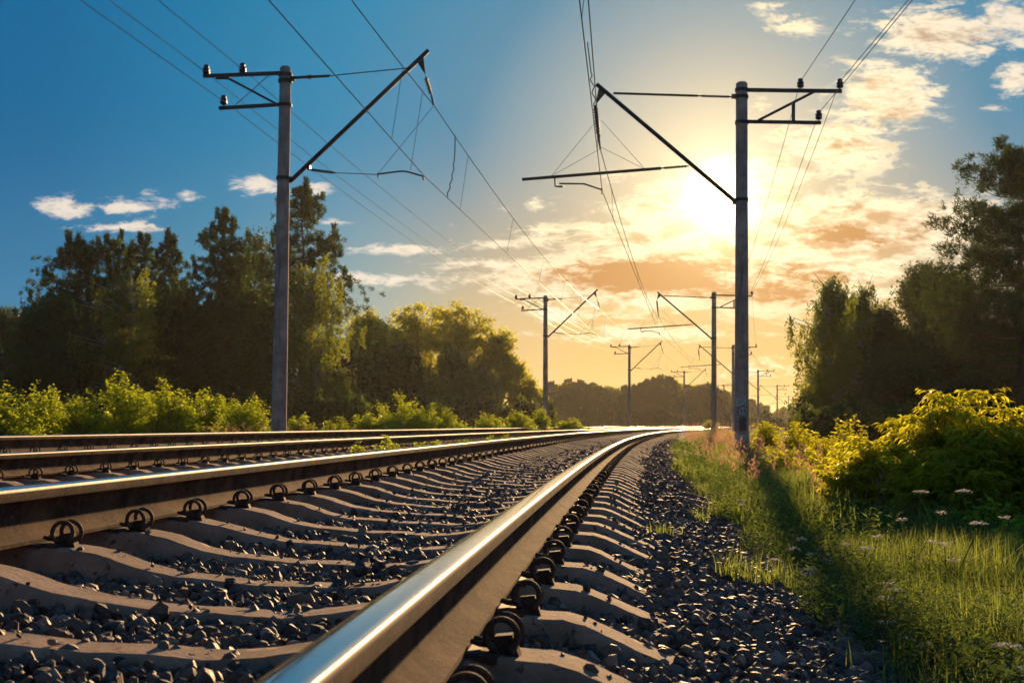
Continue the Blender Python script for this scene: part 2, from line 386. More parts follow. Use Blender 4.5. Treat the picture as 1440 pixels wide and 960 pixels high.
# ------------------------------------------------------------------ rails
def rail_profile():
    r = [(-.075, 0), (.075, 0), (.075, .0115), (.052, .0165), (.024, .028), (.0125, .042), (.0085, .060), (.0083, .085), (.0095, .108), (.0165, .1205), (.034, .1275),
         (.0360, .1315), (.0362, .158), (.0345, .1650), (.0305, .1692), (.0150, .1713)]
    l = [(-x, z) for x, z in r[2:]][::-1]
    p = r+l; n = len(r)
    mi = []
    for i in range(len(p)):
        a, b = p[i], p[(i+1) % len(p)]
        zc = (a[1]+b[1])/2; xc = (a[0]+b[0])/2
        mi.append(1 if zc > .1695 and abs(xc) < .031 else 2 if (zc > .150) else 0)
    return np.array(p), mi
PROF, PMI = rail_profile()
def build_rail(d0, ztop, label):
    ss = np.concatenate([np.arange(-4, 20, .25), np.arange(20, 90, 1.0), np.arange(90, 400, 4)])
    ca, sa = math.cos(CANT), math.sin(CANT); k = len(PROF); Vv = []
    for s in ss:
        # local: x right, z up, pivot at the rail's top; canted so that it falls to the right
        lx = PROF[:, 0]*ca+(PROF[:, 1]-.1717)*sa; lz = -PROF[:, 0]*sa+(PROF[:, 1]-.1717)*ca
        x, y = tr(s, d0+lx); Vv.append(np.stack([x, y, ztop+lz], 1))
    n = len(ss); i = np.arange(n*k).reshape(n, k)
    F = np.stack([i[:-1], np.roll(i, -1, 1)[:-1], np.roll(i, -1, 1)[1:], i[1:]], -1).reshape(-1, 4)
    me = fast_mesh('rail', np.concatenate(Vv), F[:, ::-1], [M_rust, M_polish, M_gauge], np.tile(PMI, n-1), smooth=True)
    o = link('rail', me); tag(o, label, 'rail', 'rails of the two tracks')
    me.set_sharp_from_angle(angle=R(50))
    return o
build_rail(0, RAILTOP, 'nearest steel rail with broad mirror-bright head running up from the bottom edge')
build_rail(-1.507, RAILTOP+.1012, 'left rail of the near track, bright head and row of coil clips along its foot')
build_rail(-4.107, ZT2, 'nearer rail of the far left track, dull brown head')
build_rail(-5.614, ZT2+.1012, 'farthest rail, thin bright line in front of the left bushes')

# ------------------------------------------------------------------ sleepers with clips
def sleeper_mesh():
    """a prestressed concrete sleeper, worn: chipped edges, slightly uneven faces"""
    mb = MB()
    key = [-1.27, -1.16, -1.03, -.98, -.60, -.50, -.38, -.25, 0, .25, .38, .50, .60, .98, 1.03, 1.16, 1.27]
    xs = np.unique(np.round(np.concatenate([np.arange(-1.27, 1.2701, .022), key]), 3))
    def top(x):
        a = abs(x); return float(np.interp(a, [0, .25, .38, .50, .60, .75, .98, 1.03, 1.16, 1.27], [-.062, -.058, -.04, -.012, 0, 0, 0, -.012, -.062, -.098]))
    rows = []; ph = rng.uniform(0, 9, 6); nc = 9; walk = np.zeros(nc)
    for x in xs:
        t = top(x); wq = float(np.interp(abs(x), [0, .3, .55, 1.27], [.080, .083, .096, .096])); seat = .55 < abs(x) < .96
        und = .0025*math.sin(x*7+ph[0])+.002*math.sin(x*19+ph[1]); r = []
        chipL = max(0, rng.normal(-.006, .006)); chipR = max(0, rng.normal(-.006, .006))
        r.append((x, -wq-.020, -.24))
        r.append((x, -wq+.002+rng.normal(0, .0012), t-.040+und))
        r.append((x, -wq+.008+chipL, t-.012-chipL+rng.normal(0, .0015)+und))
        for v_ in np.linspace(-1, 1, nc-4): r.append((x, v_*(wq-.020), t+und+(0 if seat else rng.normal(0, .0006))))
        r.append((x, wq-.008-chipR, t-.012-chipR+rng.normal(0, .0015)+und))
        r.append((x, wq-.002+rng.normal(0, .0012), t-.040+und))
        r.append((x, wq+.020, -.24)); rows.append(r)
    k = len(rows[0]); v = [p for r in rows for p in r]
    f = [(i*k+j, (i+1)*k+j, (i+1)*k+j+1, i*k+j+1) for i in range(len(rows)-1) for j in range(k-1)]
    f += [tuple(range(k))[::-1], tuple((len(rows)-1)*k+j for j in range(k))]
    mb.raw(v, [q[::-1] for q in f])
    me = mb.mesh('concrete_sleeper', M_sleeper, True); me.set_sharp_from_angle(angle=R(38)); return me
SL_VAR = [sleeper_mesh() for _ in range(9)]; SL_ME = SL_VAR[0]
def clip_mesh(sg):
    """a spring clip of two upright coils, seen round from along the track; sg=+1 sits right of the rail"""
    mb = MB()
    for yy, tilt in ((-.036, .012), (.036, -.012)):
        pts = []
        for a in np.linspace(R(-62), R(250), 22):
            pts.append((sg*(.126+.034*math.cos(a)), yy+tilt*math.sin(a)*.4, .055+.036*math.sin(a)))
        mb.tube(pts, .0072, 8)
        # the leg that presses on the rail foot
        mb.tube([pts[-1], (sg*.105, yy*.8, .030), (sg*.078, yy*.6, .029), (sg*.058, yy*.5, .033)], [.0072, .0075, .0075, .0065], 8)
    mb.tube([(sg*(.126+.034*math.cos(R(-62))), -.036, .058+.038*math.sin(R(-62))), (sg*.150, -.02, .018), (sg*.150, .02, .018), (sg*(.126+.034*math.cos(R(-62))), .036, .058+.038*math.sin(R(-62)))], .0085, 8)
    return mb.mesh('spring_clip', M_clip, True)
def anchor_mesh(sg):
    mb = MB()
    mb.raw([(sg*.095, -.020, .0), (sg*.168, -.022, .0), (sg*.168, .022, .0), (sg*.095, .020, .0), (sg*.108, -.016, .048), (sg*.146, -.017, .055), (sg*.146, .017, .055), (sg*.108, .016, .048)],
           [(0, 1, 2, 3), (4, 7, 6, 5), (0, 4, 5, 1), (1, 5, 6, 2), (2, 6, 7, 3), (3, 7, 4, 0)] if sg > 0 else [(0, 3, 2, 1), (4, 5, 6, 7), (0, 1, 5, 4), (1, 2, 6, 5), (2, 3, 7, 6), (3, 0, 4, 7)])
    mb.box((sg*.10, 0, .006), (.05, .16, .018))
    return mb.mesh('anchor_block', M_clip)
def pad_mesh():
    mb = MB(); mb.box((0, 0, .003), (.156, .17, .010)); return mb.mesh('rail_pad', M_black)
CLIPS = {1: clip_mesh(1), -1: clip_mesh(-1)}; ANCH = {1: anchor_mesh(1), -1: anchor_mesh(-1)}; PAD = pad_mesh()
def sleeper_thing(detail):
    t = empty('concrete_sleeper')
    link('sleeper_body', SL_ME, t)
    if detail:
        for rx in (-.7535, .7535):
            if detail > 1: link('rail_pad', PAD, t).location = (rx, 0, 0)
            for sg in (-1, 1):
                c = link('spring_clip', CLIPS[sg], t); c.location = (rx, 0, -.006); c.scale = (.97, .9, .92)
                if detail > 1: link('anchor_block', ANCH[sg], c)
    return t
protos = {}
SP = 0.6071
near_labels = ['concrete sleeper of the near track closest to the camera, cut by the bottom edge',
 'second closest sleeper of the near track, its right end sloping into dark ballast',
 'third closest concrete sleeper of the near track, broad pale top between the rails',
 'fourth closest concrete sleeper of the near track, pale top dipping between the rails',
 'fifth closest sleeper of the near track, coil clip in full view on its left seat',
 'sixth closest sleeper of the near track, dusty top and coil clips',
 'seventh closest sleeper of the near track, dusty top and coil clips']
def lay(d_mid, ztrack, phase, n, track, s_lab):
    for i in range(n):
        s = phase+i*SP+rng.normal(0, .008)
        det = 2 if s < 26 else 1 if s < 60 else 0
        if det not in protos: protos[det] = sleeper_thing(det); t = protos[det]
        else: t = copy_tree(protos[det])
        x, y = tr(s, d_mid); zz = ztrack-CANT*0+rng.normal(0, .002)
        [c for c in t.children if c.name.startswith('sleeper_body')][0].data = SL_VAR[int(rng.integers(0, 9))]
        t.location = (float(x), float(y), zz)
        t.rotation_euler = Matrix.Rotation(-float(np.interp(s, S_, TH))+rng.normal(0, .006), 3, 'Z').to_4x4().to_euler()
        t.rotation_euler.rotate_axis('Y', CANT)
        if det and s < 20:
            for c in t.children:
                if c.name.startswith('spring_clip'): c.rotation_euler = (rng.normal(0, .05), 0, rng.normal(0, .06)); c.location.y = rng.normal(0, .006)
        if track == 0 and i < len(near_labels): tag(t, near_labels[i], 'sleeper', 'sleepers of the near track')
        else: tag(t, s_lab, 'sleeper', 'sleepers of the near track' if track == 0 else 'sleepers of the far track')
PH = 3.93-5*SP
mid0 = -.7535
lay(mid0+.012, sleeper_top(mid0, 0)-.001, PH-SP, 120, 0, 'concrete sleeper farther along the near track, in its long receding row')
lay(-4.107-.7535+.012, sleeper_top(-4.107-.7535, 1)-.001, 9.10-6*SP, 108, 1, 'concrete sleeper of the far left track, mostly hidden behind rails')

# ------------------------------------------------------------------ ballast stones (nobody could count them)
def ico(sub):
    import bmesh
    b = bmesh.new(); bmesh.ops.create_icosphere(b, subdivisions=sub, radius=1)
    v = np.array([x.co[:] for x in b.verts]); f = np.array([[q.index for q in p.verts] for p in b.faces]); b.free(); return v, f
IV, IF = ico(1); IV2, IF2 = ico(2)
def stone_shapes(v, n):
    out = []
    for _ in range(n):
        u = v.copy()
        for _ in range(9):                       # chop flat facets off a ball
            nrm = rng.standard_normal(3); nrm /= np.linalg.norm(nrm); lim = rng.uniform(.45, .8)
            dd_ = u@nrm; m_ = dd_ > lim; u[m_] -= np.outer(dd_[m_]-lim, nrm)
        u *= rng.uniform(.7, 1.3, 3)*np.array([1, 1, .8])
        out.append(u)
    return out
def scatter_stones(n, s0, s1, d0, d1, smin, smax, hi, power=1.0):
    base_v, base_f = (IV2, IF2) if hi else (IV, IF)
    shapes = np.array(stone_shapes(base_v, 24))
    s = s0+(s1-s0)*rng.random(n)**power; d = rng.uniform(d0, d1, n); size = rng.uniform(smin, smax, n)*rng.choice([.7, 1, 1, 1.25], n)
    x, y = tr(s, d); z = bed_z(d)+rng.uniform(-.35, .30, n)*size
    q = rng.standard_normal((n, 4)); q /= np.linalg.norm(q, axis=1)[:, None]; a, b, c, e = q.T
    Rm = np.stack([1-2*(c*c+e*e), 2*(b*c-e*a), 2*(b*e+c*a), 2*(b*c+e*a), 1-2*(b*b+e*e), 2*(c*e-b*a), 2*(b*e-c*a), 2*(c*e+b*a), 1-2*(b*b+c*c)], -1).reshape(n, 3, 3)
    sh = shapes[rng.integers(0, 24, n)]
    v = np.einsum('nij,nkj->nki', Rm, sh)*size[:, None, None]
    v += np.stack([x, y, z], 1)[:, None, :]
    k = base_v.shape[0]
    f = (base_f[None]+(np.arange(n)*k)[:, None, None]).reshape(-1, 3)
    return v.reshape(-1, 3), f
parts = [scatter_stones(4600, .3, 3.2, -2.2, -.06, .013, .028, True), scatter_stones(5200, .3, 3.6, .07, 1.6, .013, .028, True),
         scatter_stones(9000, .4, 4.5, -2.0, -.06, .005, .012, False), scatter_stones(9000, .4, 4.5, .07, 1.5, .005, .012, False),
         scatter_stones(9500, 3.2, 9, -2.2, -.06, .014, .030, False), scatter_stones(10500, 3.6, 9, .07, 1.5, .014, .030, False),
         scatter_stones(11000, 9, 22, -1.9, 1.4, .020, .036, False, 1.2), scatter_stones(9000, 3, 16, -3.9, -1.7, .018, .034, False),
         scatter_stones(6000, 7, 22, -5.6, -3.9, .022, .036, False), scatter_stones(9000, 22, 60, -6.3, 1.3, .028, .050, False, 1.4)]
# strays lying on the sleepers
_b = bed_z
def bed_z(d): return sleeper_top(np.asarray(d, float), 0)+np.interp(np.abs(np.asarray(d)+.7535), [0, .25, .38, .5, .6, .98, 1.03, 1.16, 1.27], [-.062, -.058, -.04, -.012, 0, 0, -.012, -.062, -.098])+.006
def strays(n, s0, s1, d0, d1, a, b):
    k0 = rng.integers(0, int((s1-s0)/SP), n); v, f = scatter_stones(n, 0, 1e-3, d0, d1, a, b, False)
    v = v.reshape(n, -1, 3); c = v.mean(1); base_s = PH+k0*SP+rng.uniform(-.07, .07, n)
    d_ = c[:, 0]-X0; x, y = tr(base_s, d_); v[:, :, 0] += (x-c[:, 0])[:, None]; v[:, :, 1] += (y-c[:, 1])[:, None]
    return v.reshape(-1, 3), f
parts += [strays(190, 1, 16, -1.35, -.14, .004, .015), strays(110, 1, 14, .24, .50, .006, .018)]
bed_z = _b
Vs = []; Fs = []; off = 0
for v, f in parts: Vs.append(v); Fs.append(f+off); off += len(v)
o = link('ballast_stones', fast_mesh('ballast_stones', np.concatenate(Vs), np.concatenate(Fs), M_stone)); o['kind'] = 'stuff'
tag(o, 'loose dark crushed stone ballast filling between sleepers and down the shoulder', 'ballast')

# ------------------------------------------------------------------ catenary masts
def insulator(mb, a, b, r=.055, n=7):
    a = Vector(a); b = Vector(b); d = b-a; L = d.length; prof = [(.014, 0)]
    for i in range(n):
        z0 = L*(.10+.8*i/n); dz_ = L*.8/n
        prof += [(.018, z0), (r, z0+dz_*.35), (r*.9, z0+dz_*.5), (.018, z0+dz_*.75)]
    prof += [(.014, L)]
    mb.lathe(a, prof, 10, d)
def pin_insulator(mb, p):
    x, y, z = p
    mb.lathe((x, y, z), [(.014, -.05), (.014, .03), (.06, .035), (.08, .08), (.06, .095), (.08, .135), (.07, .155), (.045, .17), (.06, .20), (.04, .23), (.0, .235)], 12)
def pole_mesh(h, r0, r1):
    mb = MB(); n = 12
    mb.lathe((0, 0, 0), [(r0+(r1-r0)*i/n, h*i/n) for i in range(n+1)]+[(r1*.72, h+.035)], 20)
    me = mb.mesh('pole', M_pole, True); me.set_sharp_from_angle(angle=R(35)); return me
def collar(mb, z, r): mb.lathe((0, 0, z), [(r, -.035), (r+.012, -.035), (r+.012, .035), (r, .035)], 20)
HB = 0.95        # base of the mast below the eye
HT = 7.47
LEFT_PTS = dict(contact=(2.97, 0, 5.18), mess=(3.15, 0, 6.67), feeders=[(-1.72, 0, 7.51), (-.93, 0, 7.53), (-1.33, 0, 6.86)])
RIGHT_PTS = dict(contact=(-3.05, 0, 5.20), mess=(-3.09, 0, 6.12), feeders=[(1.26, 0, 7.48), (2.10, 0, 7.45), (1.65, 0, 6.78)])
def make_left():
    t = empty('catenary_mast'); E = HB
    def p(x, z): return (x, 0, z+E)
    link('pole', pole_mesh(HT+HB, .165, .115), t)
    mb = MB(); mb.bar(p(-1.78, 7.33), p(-.09, 7.37), .07, .07); mb.box(p(-1.35, 7.28), (.3, .05, .05)); mb.build('crossarm', M_iron, t)
    mb = MB(); mb.bar(p(-1.42, 6.65), p(-.14, 6.71), .06, .07); mb.build('crossarm', M_iron, t)
    mb = MB(); mb.tube([p(-1.30, 7.31), p(-.11, 6.69)], .024, 8); mb.build('brace', M_iron, t)
    mb = MB(); mb.tube([p(-.33, 7.35), p(-1.1, 6.69)], .009, 6); mb.build('brace_rod', M_iron, t)
    for q in LEFT_PTS['feeders']:
        mb = MB(); pin_insulator(mb, p(q[0], q[2]-.17)); mb.build('pin_insulator', M_ins, t, True)
    for z in (7.33, 7.2, 6.70, 5.17): mb = MB(); collar(mb, z+E, .135 if z > 6 else .14); mb.build('collar', M_iron, t)
    mb = MB(); mb.box(p(.14, 5.14), (.10, .08, .12)); mb.build('bracket', M_iron, t); mb = MB(); mb.box(p(.16, 7.25), (.10, .05, .10)); mb.build('bracket', M_iron, t)
    mb = MB(); mb.tube([p(.16, 5.12), p(3.03, 7.80)], .046, 12); mb.build('cantilever_tube', M_iron, t, True)
    st = MB(); st.tube([p(.2, 7.27), p(.95, 7.30)], .030, 8); st.lathe(p(.52, 7.283), [(.05, -.03), (.05, .03)], 10, (1, 0, 0)); s_ = st.build('stay_insulator', M_ins, t)
    mb = MB(); mb.tube([p(.95, 7.30), p(2.62, 7.44)], .011, 6); mb.build('stay_rod', M_iron, t)
    mb = MB(); mb.raw([p(2.80, 7.55), p(2.93, 7.66), p(2.98, 7.28), (2.80, .02, 7.55+E), (2.93, .02, 7.66+E), (2.98, .02, 7.28+E)], [(0, 1, 2), (5, 4, 3), (0, 3, 4, 1), (1, 4, 5, 2), (2, 5, 3, 0)]); mb.build('hanger_plate', M_iron, t)
    mb = MB(); insulator(mb, p(2.98, 7.26), p(3.11, 6.86)); mb.tube([p(3.11, 6.86), p(3.15, 6.67)], .02, 8); mb.build('hanger_insulator', M_ins, t, True)
    mb = MB(); insulator(mb, p(.55, 5.35), p(1.12, 5.28), .04, 9); mb.box(p(.54, 5.42), (.05, .05, .16)); mb.build('registration_insulator', M_ins, t, True)
    mb = MB(); mb.tube([p(1.12, 5.28), p(2.02, 5.24)], .009, 6); mb.build('registration_rod', M_iron, t)
    mb = MB(); mb.tube([p(2.02, 5.25), p(2.5, 5.31), p(2.62, 5.30), p(2.97, 5.20)], .018, 8); mb.tube([p(2.02, 5.28), p(2.02, 5.17)], .018, 6); mb.tube([p(2.97, 5.22), p(2.97, 5.12)], .018, 6); mb.build('steady_arm', M_iron, t)
    mb = MB(); mb.tube([p(3.15, 6.64), p(2.02, 5.26)], .005, 4); mb.tube([p(2.93, 7.0), p(2.70, 5.33)], .005, 4); mb.build('bridle_wire', M_wire, t)
    return t
def make_right():
    t = empty('catenary_mast'); E = HB
    def p(x, z): return (x, 0, z+E)
    link('pole', pole_mesh(HT+HB, .160, .125), t)
    mb = MB(); mb.bar(p(.12, 7.33), p(2.14, 7.24), .07, .075); mb.build('crossarm', M_iron, t)
    mb = MB(); mb.bar(p(.10, 6.64), p(1.70, 6.57), .06, .07); mb.build('crossarm', M_iron, t)
    mb = MB(); mb.tube([p(.36, 6.66), p(1.56, 7.25)], .030, 8); mb.box(p(1.11, 6.80), (.07, .07, .44)); mb.build('brace', M_iron, t)
    for q in RIGHT_PTS['feeders']:
        mb = MB(); pin_insulator(mb, p(q[0], q[2]-.17)); mb.build('pin_insulator', M_ins, t, True)
    for z in (7.33, 7.18, 6.62, 4.93): mb = MB(); collar(mb, z+E, .135); mb.build('collar', M_iron, t)
    mb = MB(); mb.box(p(-.15, 4.90), (.10, .08, .12)); mb.build('bracket', M_iron, t); mb = MB(); mb.box(p(-.17, 7.20), (.10, .05, .10)); mb.build('bracket', M_iron, t)
    mb = MB(); mb.tube([p(-.16, 4.92), p(-3.17, 7.56)], .046, 12); mb.build('cantilever_tube', M_iron, t, True)
    mb = MB(); insulator(mb, p(-.2, 7.19), p(-.95, 7.235), .036, 12); mb.build('stay_insulator', M_ins, t, True)
    mb = MB(); mb.tube([p(-.95, 7.235), p(-2.80, 7.35)], .026, 8); mb.build('stay_rod', M_iron, t)
    mb = MB(); mb.raw([p(-3.12, 7.50), p(-2.96, 7.38), p(-3.20, 7.10), (-3.12, .02, 7.50+E), (-2.96, .02, 7.38+E), (-3.20, .02, 7.10+E)], [(2, 1, 0), (3, 4, 5), (1, 4, 3, 0), (2, 5, 4, 1), (0, 3, 5, 2)]); mb.build('hanger_plate', M_iron, t)
    for dxx, yy in ((0, .02), (-.03, .16)):
        mb = MB(); a = Vector(p(-3.19+dxx, 7.10)); b = Vector(p(-3.12+dxx, 6.42)); a.y += .01; b.y += yy
        insulator(mb, a, b, .05, 9); c = Vector(p(-3.09, 6.12)); mb.tube([b, (b+c)/2, c], .018, 8); mb.build('hanger_insulator', M_ins, t, True)
    mb = MB(); insulator(mb, p(-1.14, 5.70), p(-1.75, 5.665), .038, 8); mb.build('registration_insulator', M_ins, t, True)
    mb = MB(); mb.tube([p(-1.75, 5.665), p(-4.83, 5.49)], .034, 10); mb.build('registration_tube', M_iron, t, True)
    mb = MB(); mb.tube([p(-4.10, 5.52), p(-4.09, 5.32), p(-3.92, 5.31)], .024, 6); mb.tube([p(-4.0, 5.38), p(-3.45, 5.36), p(-3.05, 5.22)], .018, 8); mb.tube([p(-3.05, 5.26), p(-3.05, 5.12)], .018, 6); mb.build('steady_arm', M_iron, t)
    mb = MB()
    for a, b in (((-3.2, 6.72), (-4.18, 5.55)), ((-3.06, 6.75), (-2.1, 5.65)), ((-3.05, 6.15), (-4.18, 5.55)), ((-3.05, 6.15), (-2.1, 5.65))): mb.tube([p(*a), p(*b)], .0045, 4)
    mb.build('bridle_wire', M_wire, t)
    return t
rb = HB
R_MASTS = [(28, 1043, 'tall concrete mast right of the near track with 75 plate and white band'), (72, 1004, 'second concrete mast right of the track, in front of pink grass'), (119, 1031, 'third mast right of the track, half hidden behind the tall near mast'),
           (172, 1066, 'small far mast just right of the tall near mast'), (236, 1093, 'tiny far mast left of the birch on the right'), (320, 1109, 'tiniest far mast right beside the birch edge')]
L_MASTS = [(26.8, 394, 'tall concrete mast left of the far track against pines and blue sky'), (73.9, 767, 'second concrete mast left of the tracks right of the round trees'), (119, 885, 'third left mast standing against the far wood'),
           (175, 962, 'fourth left mast, small, against the far wood'), (236, 1018, 'fifth left mast, tiny, in front of the far wood')]
def mast_pts(lst, pts, prev):
    out = {k: [] for k in ('contact', 'mess', 'f0', 'f1', 'f2')}
    for Z, px, _ in lst:
        th = hd(Z); X = (px-720)/1800*Z
        f = lambda q: (X+q[0]*math.cos(th), Z-q[0]*math.sin(th), EYE+q[2])
        out['contact'].append(f(pts['contact'])); out['mess'].append(f(pts['mess']))
        for i in range(3): out['f%d' % i].append(f(pts['feeders'][i]))
    for k in out: out[k].insert(0, prev[k])
    return out
mR = make_right(); mL = make_left()
for lst, proto, grp in ((R_MASTS, mR, 'masts right of the near track'), (L_MASTS, mL, 'masts left of the far track')):
    for i, (Z, px, lab) in enumerate(lst):
        t = proto if i == 0 else copy_tree(proto)
        t.location = ((px-720)/1800*Z, Z, EYE-HB); t.rotation_euler = (0, 0, -hd(Z)); tag(t, lab, 'catenary mast', grp)
mL.rotation_euler = (0, R(1.1), -hd(26.8)); mL.location = P(391, 598.2, 26.8)-Vector((0, 0, HB))
# number plate, circle and white band on the near right mast
def surf(z): return .160+(.125-.160)*z/(HT+HB)
def curved(mb, x0, x1, z0, z1, off):
    k = 8; v = []
    for i in range(k+1):
        x = x0+(x1-x0)*i/k
        for z in (z0, z1):
            r = surf(z)+off; v.append((x, -math.sqrt(max(r*r-x*x, 1e-6)), z))
    mb.raw(v, [(2*i, 2*i+2, 2*i+3, 2*i+1) for i in range(k)])
def pz(py): return (598.2-py)/1800*28+HB
mb = MB(); curved(mb, -.132, .085, pz(571.5), pz(560), .004); mb.build('number_plate', M_white, mR)
band = MB(); zb = pz(614); r = surf(zb); band.lathe((0, 0, zb), [(r+.001, -.075), (r+.005, -.075), (r+.0045, .05), (r+.001, .05)], 24); band.build('painted_band', M_white, mR)
mb = MB(); curved(mb, -.06, .10, pz(606), pz(586), .003); mb.build('tar_stain', M_stain, mR)
cz = pz(578); mb = MB(); pts = []
for i in range(33):
    a = i*2*math.pi/32; x = .018+.105*math.cos(a); z = cz+.105*math.sin(a); r = surf(z)+.006; pts.append((x, -math.sqrt(r*r-x*x), z))
mb.tube(pts, .008, 6, False); mb.build('painted_ring', M_black, mR)
mb = MB(); k = 20; v = [(.018, -surf(cz)-.003, cz)]
for i in range(k):
    a = i*2*math.pi/k; x = .018+.095*math.cos(a); z = cz+.095*math.sin(a); r = surf(z)+.003; v.append((x, -math.sqrt(r*r-x*x), z))
mb.raw(v, [(0, 1+i, 1+(i+1) % k) for i in range(k)]); mb.build('painted_disc', M_white, mR)
GL = {'7': [[(0, 1), (1, 1), (.4, 0)]], '5': [[(1, 1), (.1, 1), (.05, .55), (.6, .62), (1, .42), (.95, .12), (.5, 0), (0, .08)]], '1': [[(.1, .75), (.6, 1), (.6, 0)]], '-': [[(0, 0), (1, 0)]]}
def write(mb, ch, x, z, wd, ht, th=.008):
    for st in GL[ch]:
        pts = []
        for (u, v_) in st:
            xx = x+u*wd; zz = z+v_*ht; r = surf(zz)+.008; pts.append((xx, -math.sqrt(r*r-xx*xx), zz))
        mb.tube(pts, th, 5)
mb = MB(); z7 = pz(570.3); write(mb, '7', -.105, z7, .065, .135); write(mb, '5', -.015, z7, .07, .135)
write(mb, '-', -.045, cz+.055, .125, .0, .006); write(mb, '1', -.035, cz-.055, .035, .09); write(mb, '5', .020, cz-.055, .05, .09)
mb.build('painted_numbers', M_black, mR)

prevR = dict(contact=(-2.36, -19, EYE+5.2), mess=(-2.0, -19, EYE+6.4), f0=(3.68, -19, EYE+7.48), f1=(5.0, -19, EYE+7.45), f2=(4.3, -19, EYE+6.78))
prevL = dict(contact=(-6.6, -20, EYE+5.2), mess=(-6.3, -20, EYE+6.7), f0=(-11.6, -20, EYE+7.5), f1=(-10.8, -20, EYE+7.5), f2=(-11.3, -20, EYE+6.86))
def span(a, b, sag, n=14):
    a = np.array(a); b = np.array(b); t = np.linspace(0, 1, n)[:, None]; p = a+(b-a)*t; p[:, 2] -= (sag*4*t*(1-t))[:, 0]; return p
def wires(pt, side):
    root = empty('overhead_line')
    mb = MB(); md = MB(); drops = []
    for i in range(len(pt['contact'])-1):
        c = span(pt['contact'][i], pt['contact'][i+1], .03); m_ = span(pt['mess'][i], pt['mess'][i+1], .62)
        mb.tube(c, .0085, 5, False); md.tube(m_, .0095, 5, False)
        if i < 4:
            L = np.linalg.norm(c[-1]-c[0]); nd = 6
            for q in range(nd):
                t = (q+.5)/nd+rng.normal(0, .008); j = t*(len(c)-1); a = [np.interp(j, range(len(c)), c[:, k]) for k in range(3)]; b = [np.interp(j, range(len(c)), m_[:, k]) for k in range(3)]
                if a[1] > 3: drops.append((a, b))
    mb.build('contact_wire', M_wire, root); md.build('messenger_wire', M_wire, root)
    for a, b in drops:
        d = MB(); d.tube([a, b], .0045, 4); d.build('dropper', M_wire, root)
    tag(root, 'contact and messenger wires with droppers over the %s track' % side, 'overhead wires', 'overhead lines')
    return root
ptR = mast_pts(R_MASTS, RIGHT_PTS, prevR); ptL = mast_pts(L_MASTS, LEFT_PTS, prevL)
ptL['contact'][1] = tuple(P(599, 250, 26.8)); ptL['mess'][1] = tuple(P(612, 151, 26.8))
for i, q in enumerate(((283, 97), (338, 95), (315, 143))): ptL['f%d' % i][1] = tuple(P(*q, 26.8))
wr = wires(ptR, 'near right'); wl = wires(ptL, 'far left')
# looped jumper on the left line
a = P(640, 190, 29.5); b = P(628, 279, 29.5); n = 22; jp = []
for i in range(n):
    t = i/(n-1); q = a.lerp(b, t); q.x += (.02*math.sin(i*1.9) if t > .4 else 0)+.06*math.sin(t*3.14); q.z -= .05*math.sin(t*3.14); jp.append(q[:])
mb = MB(); mb.tube(jp, .012, 5); mb.build('jumper_cable', M_wire, wl)
ja = P(826, 60, 25); jb = P(843, 200, 28.0); jp = []
for i in range(30):
    t = i/29; q = ja.lerp(jb, t); q.x += .035*math.sin(i*1.7)*(t > .3); jp.append(q[:])
mb = MB(); mb.tube(jp, .011, 5); mb.build('jumper_cable', M_wire, wr)
fl = {'R': ['feeder wire on the inner insulator of the right masts, upper arm', 'feeder wire on the outermost insulator of the right masts', 'feeder wire on the lower arm of the right masts'],
      'L': ['feeder wire on the outermost insulator of the left masts', 'feeder wire on the upper arm of the left masts nearest the pole', 'feeder wire on the lower arm of the left masts']}
for side, pt in (('R', ptR), ('L', ptL)):
    for i in range(3):
        mb = MB(); q = pt['f%d' % i]
        for j in range(len(q)-1): mb.tube(span(q[j], q[j+1], .38 if j else .22), .0075, 5, False)
        tag(mb.build('feeder_wire', M_wire), fl[side][i], 'wire', 'feeder wires')

# ------------------------------------------------------------------ leaves
def leaf_quads(p, d, up, L, W, fold=.18, bend=.0):
    """diamond leaves: p base (n,3), d direction, up normal hint; returns verts, quads"""
    n = len(p); d = d/np.linalg.norm(d, axis=1)[:, None]
    s = np.cross(d, up); s /= np.linalg.norm(s, axis=1)[:, None]+1e-9; nn_ = np.cross(s, d)
    L = np.broadcast_to(L, (n,))[:, None]; W = np.broadcast_to(W, (n,))[:, None]
    v = np.stack([p, p+d*L*.45+s*W*.5+nn_*W*fold, p+d*L-nn_*L*bend, p+d*L*.45-s*W*.5+nn_*W*fold], 1)
    return v.reshape(-1, 3), np.arange(n*4).reshape(n, 4)
def rdir(n): v = rng.standard_normal((n, 3)); return v/np.linalg.norm(v, axis=1)[:, None]
def crown_leaves(blobs, nclump, per, L, W, spread, droop=0.0, upb=.3, shell=.55):
    bl = np.array(blobs, float); vol = (bl[:, 3]*bl[:, 4]*bl[:, 5])**.8; w_ = vol/vol.sum()
    bi = rng.choice(len(bl), nclump, p=w_); r = (shell+(1-shell)*rng.random(nclump))**.8*rng.uniform(.75, 1.08, nclump)
    c = bl[bi, :3]+rdir(nclump)*r[:, None]*bl[bi, 3:6]
    per_i = np.repeat(np.arange(nclump), per); n = len(per_i)
    sz = rng.uniform(.6, 1.5, nclump)[per_i][:, None]
    p = c[per_i]+rng.standard_normal((n, 3))*spread*sz*np.array([1, 1, .65])
    d = rdir(n); d[:, 2] -= droop
    v, f = leaf_quads(p, d, rdir(n)+np.array([0, 0, upb]), L*rng.uniform(.7, 1.3, n), W*rng.uniform(.7, 1.3, n))
    return c, v, f
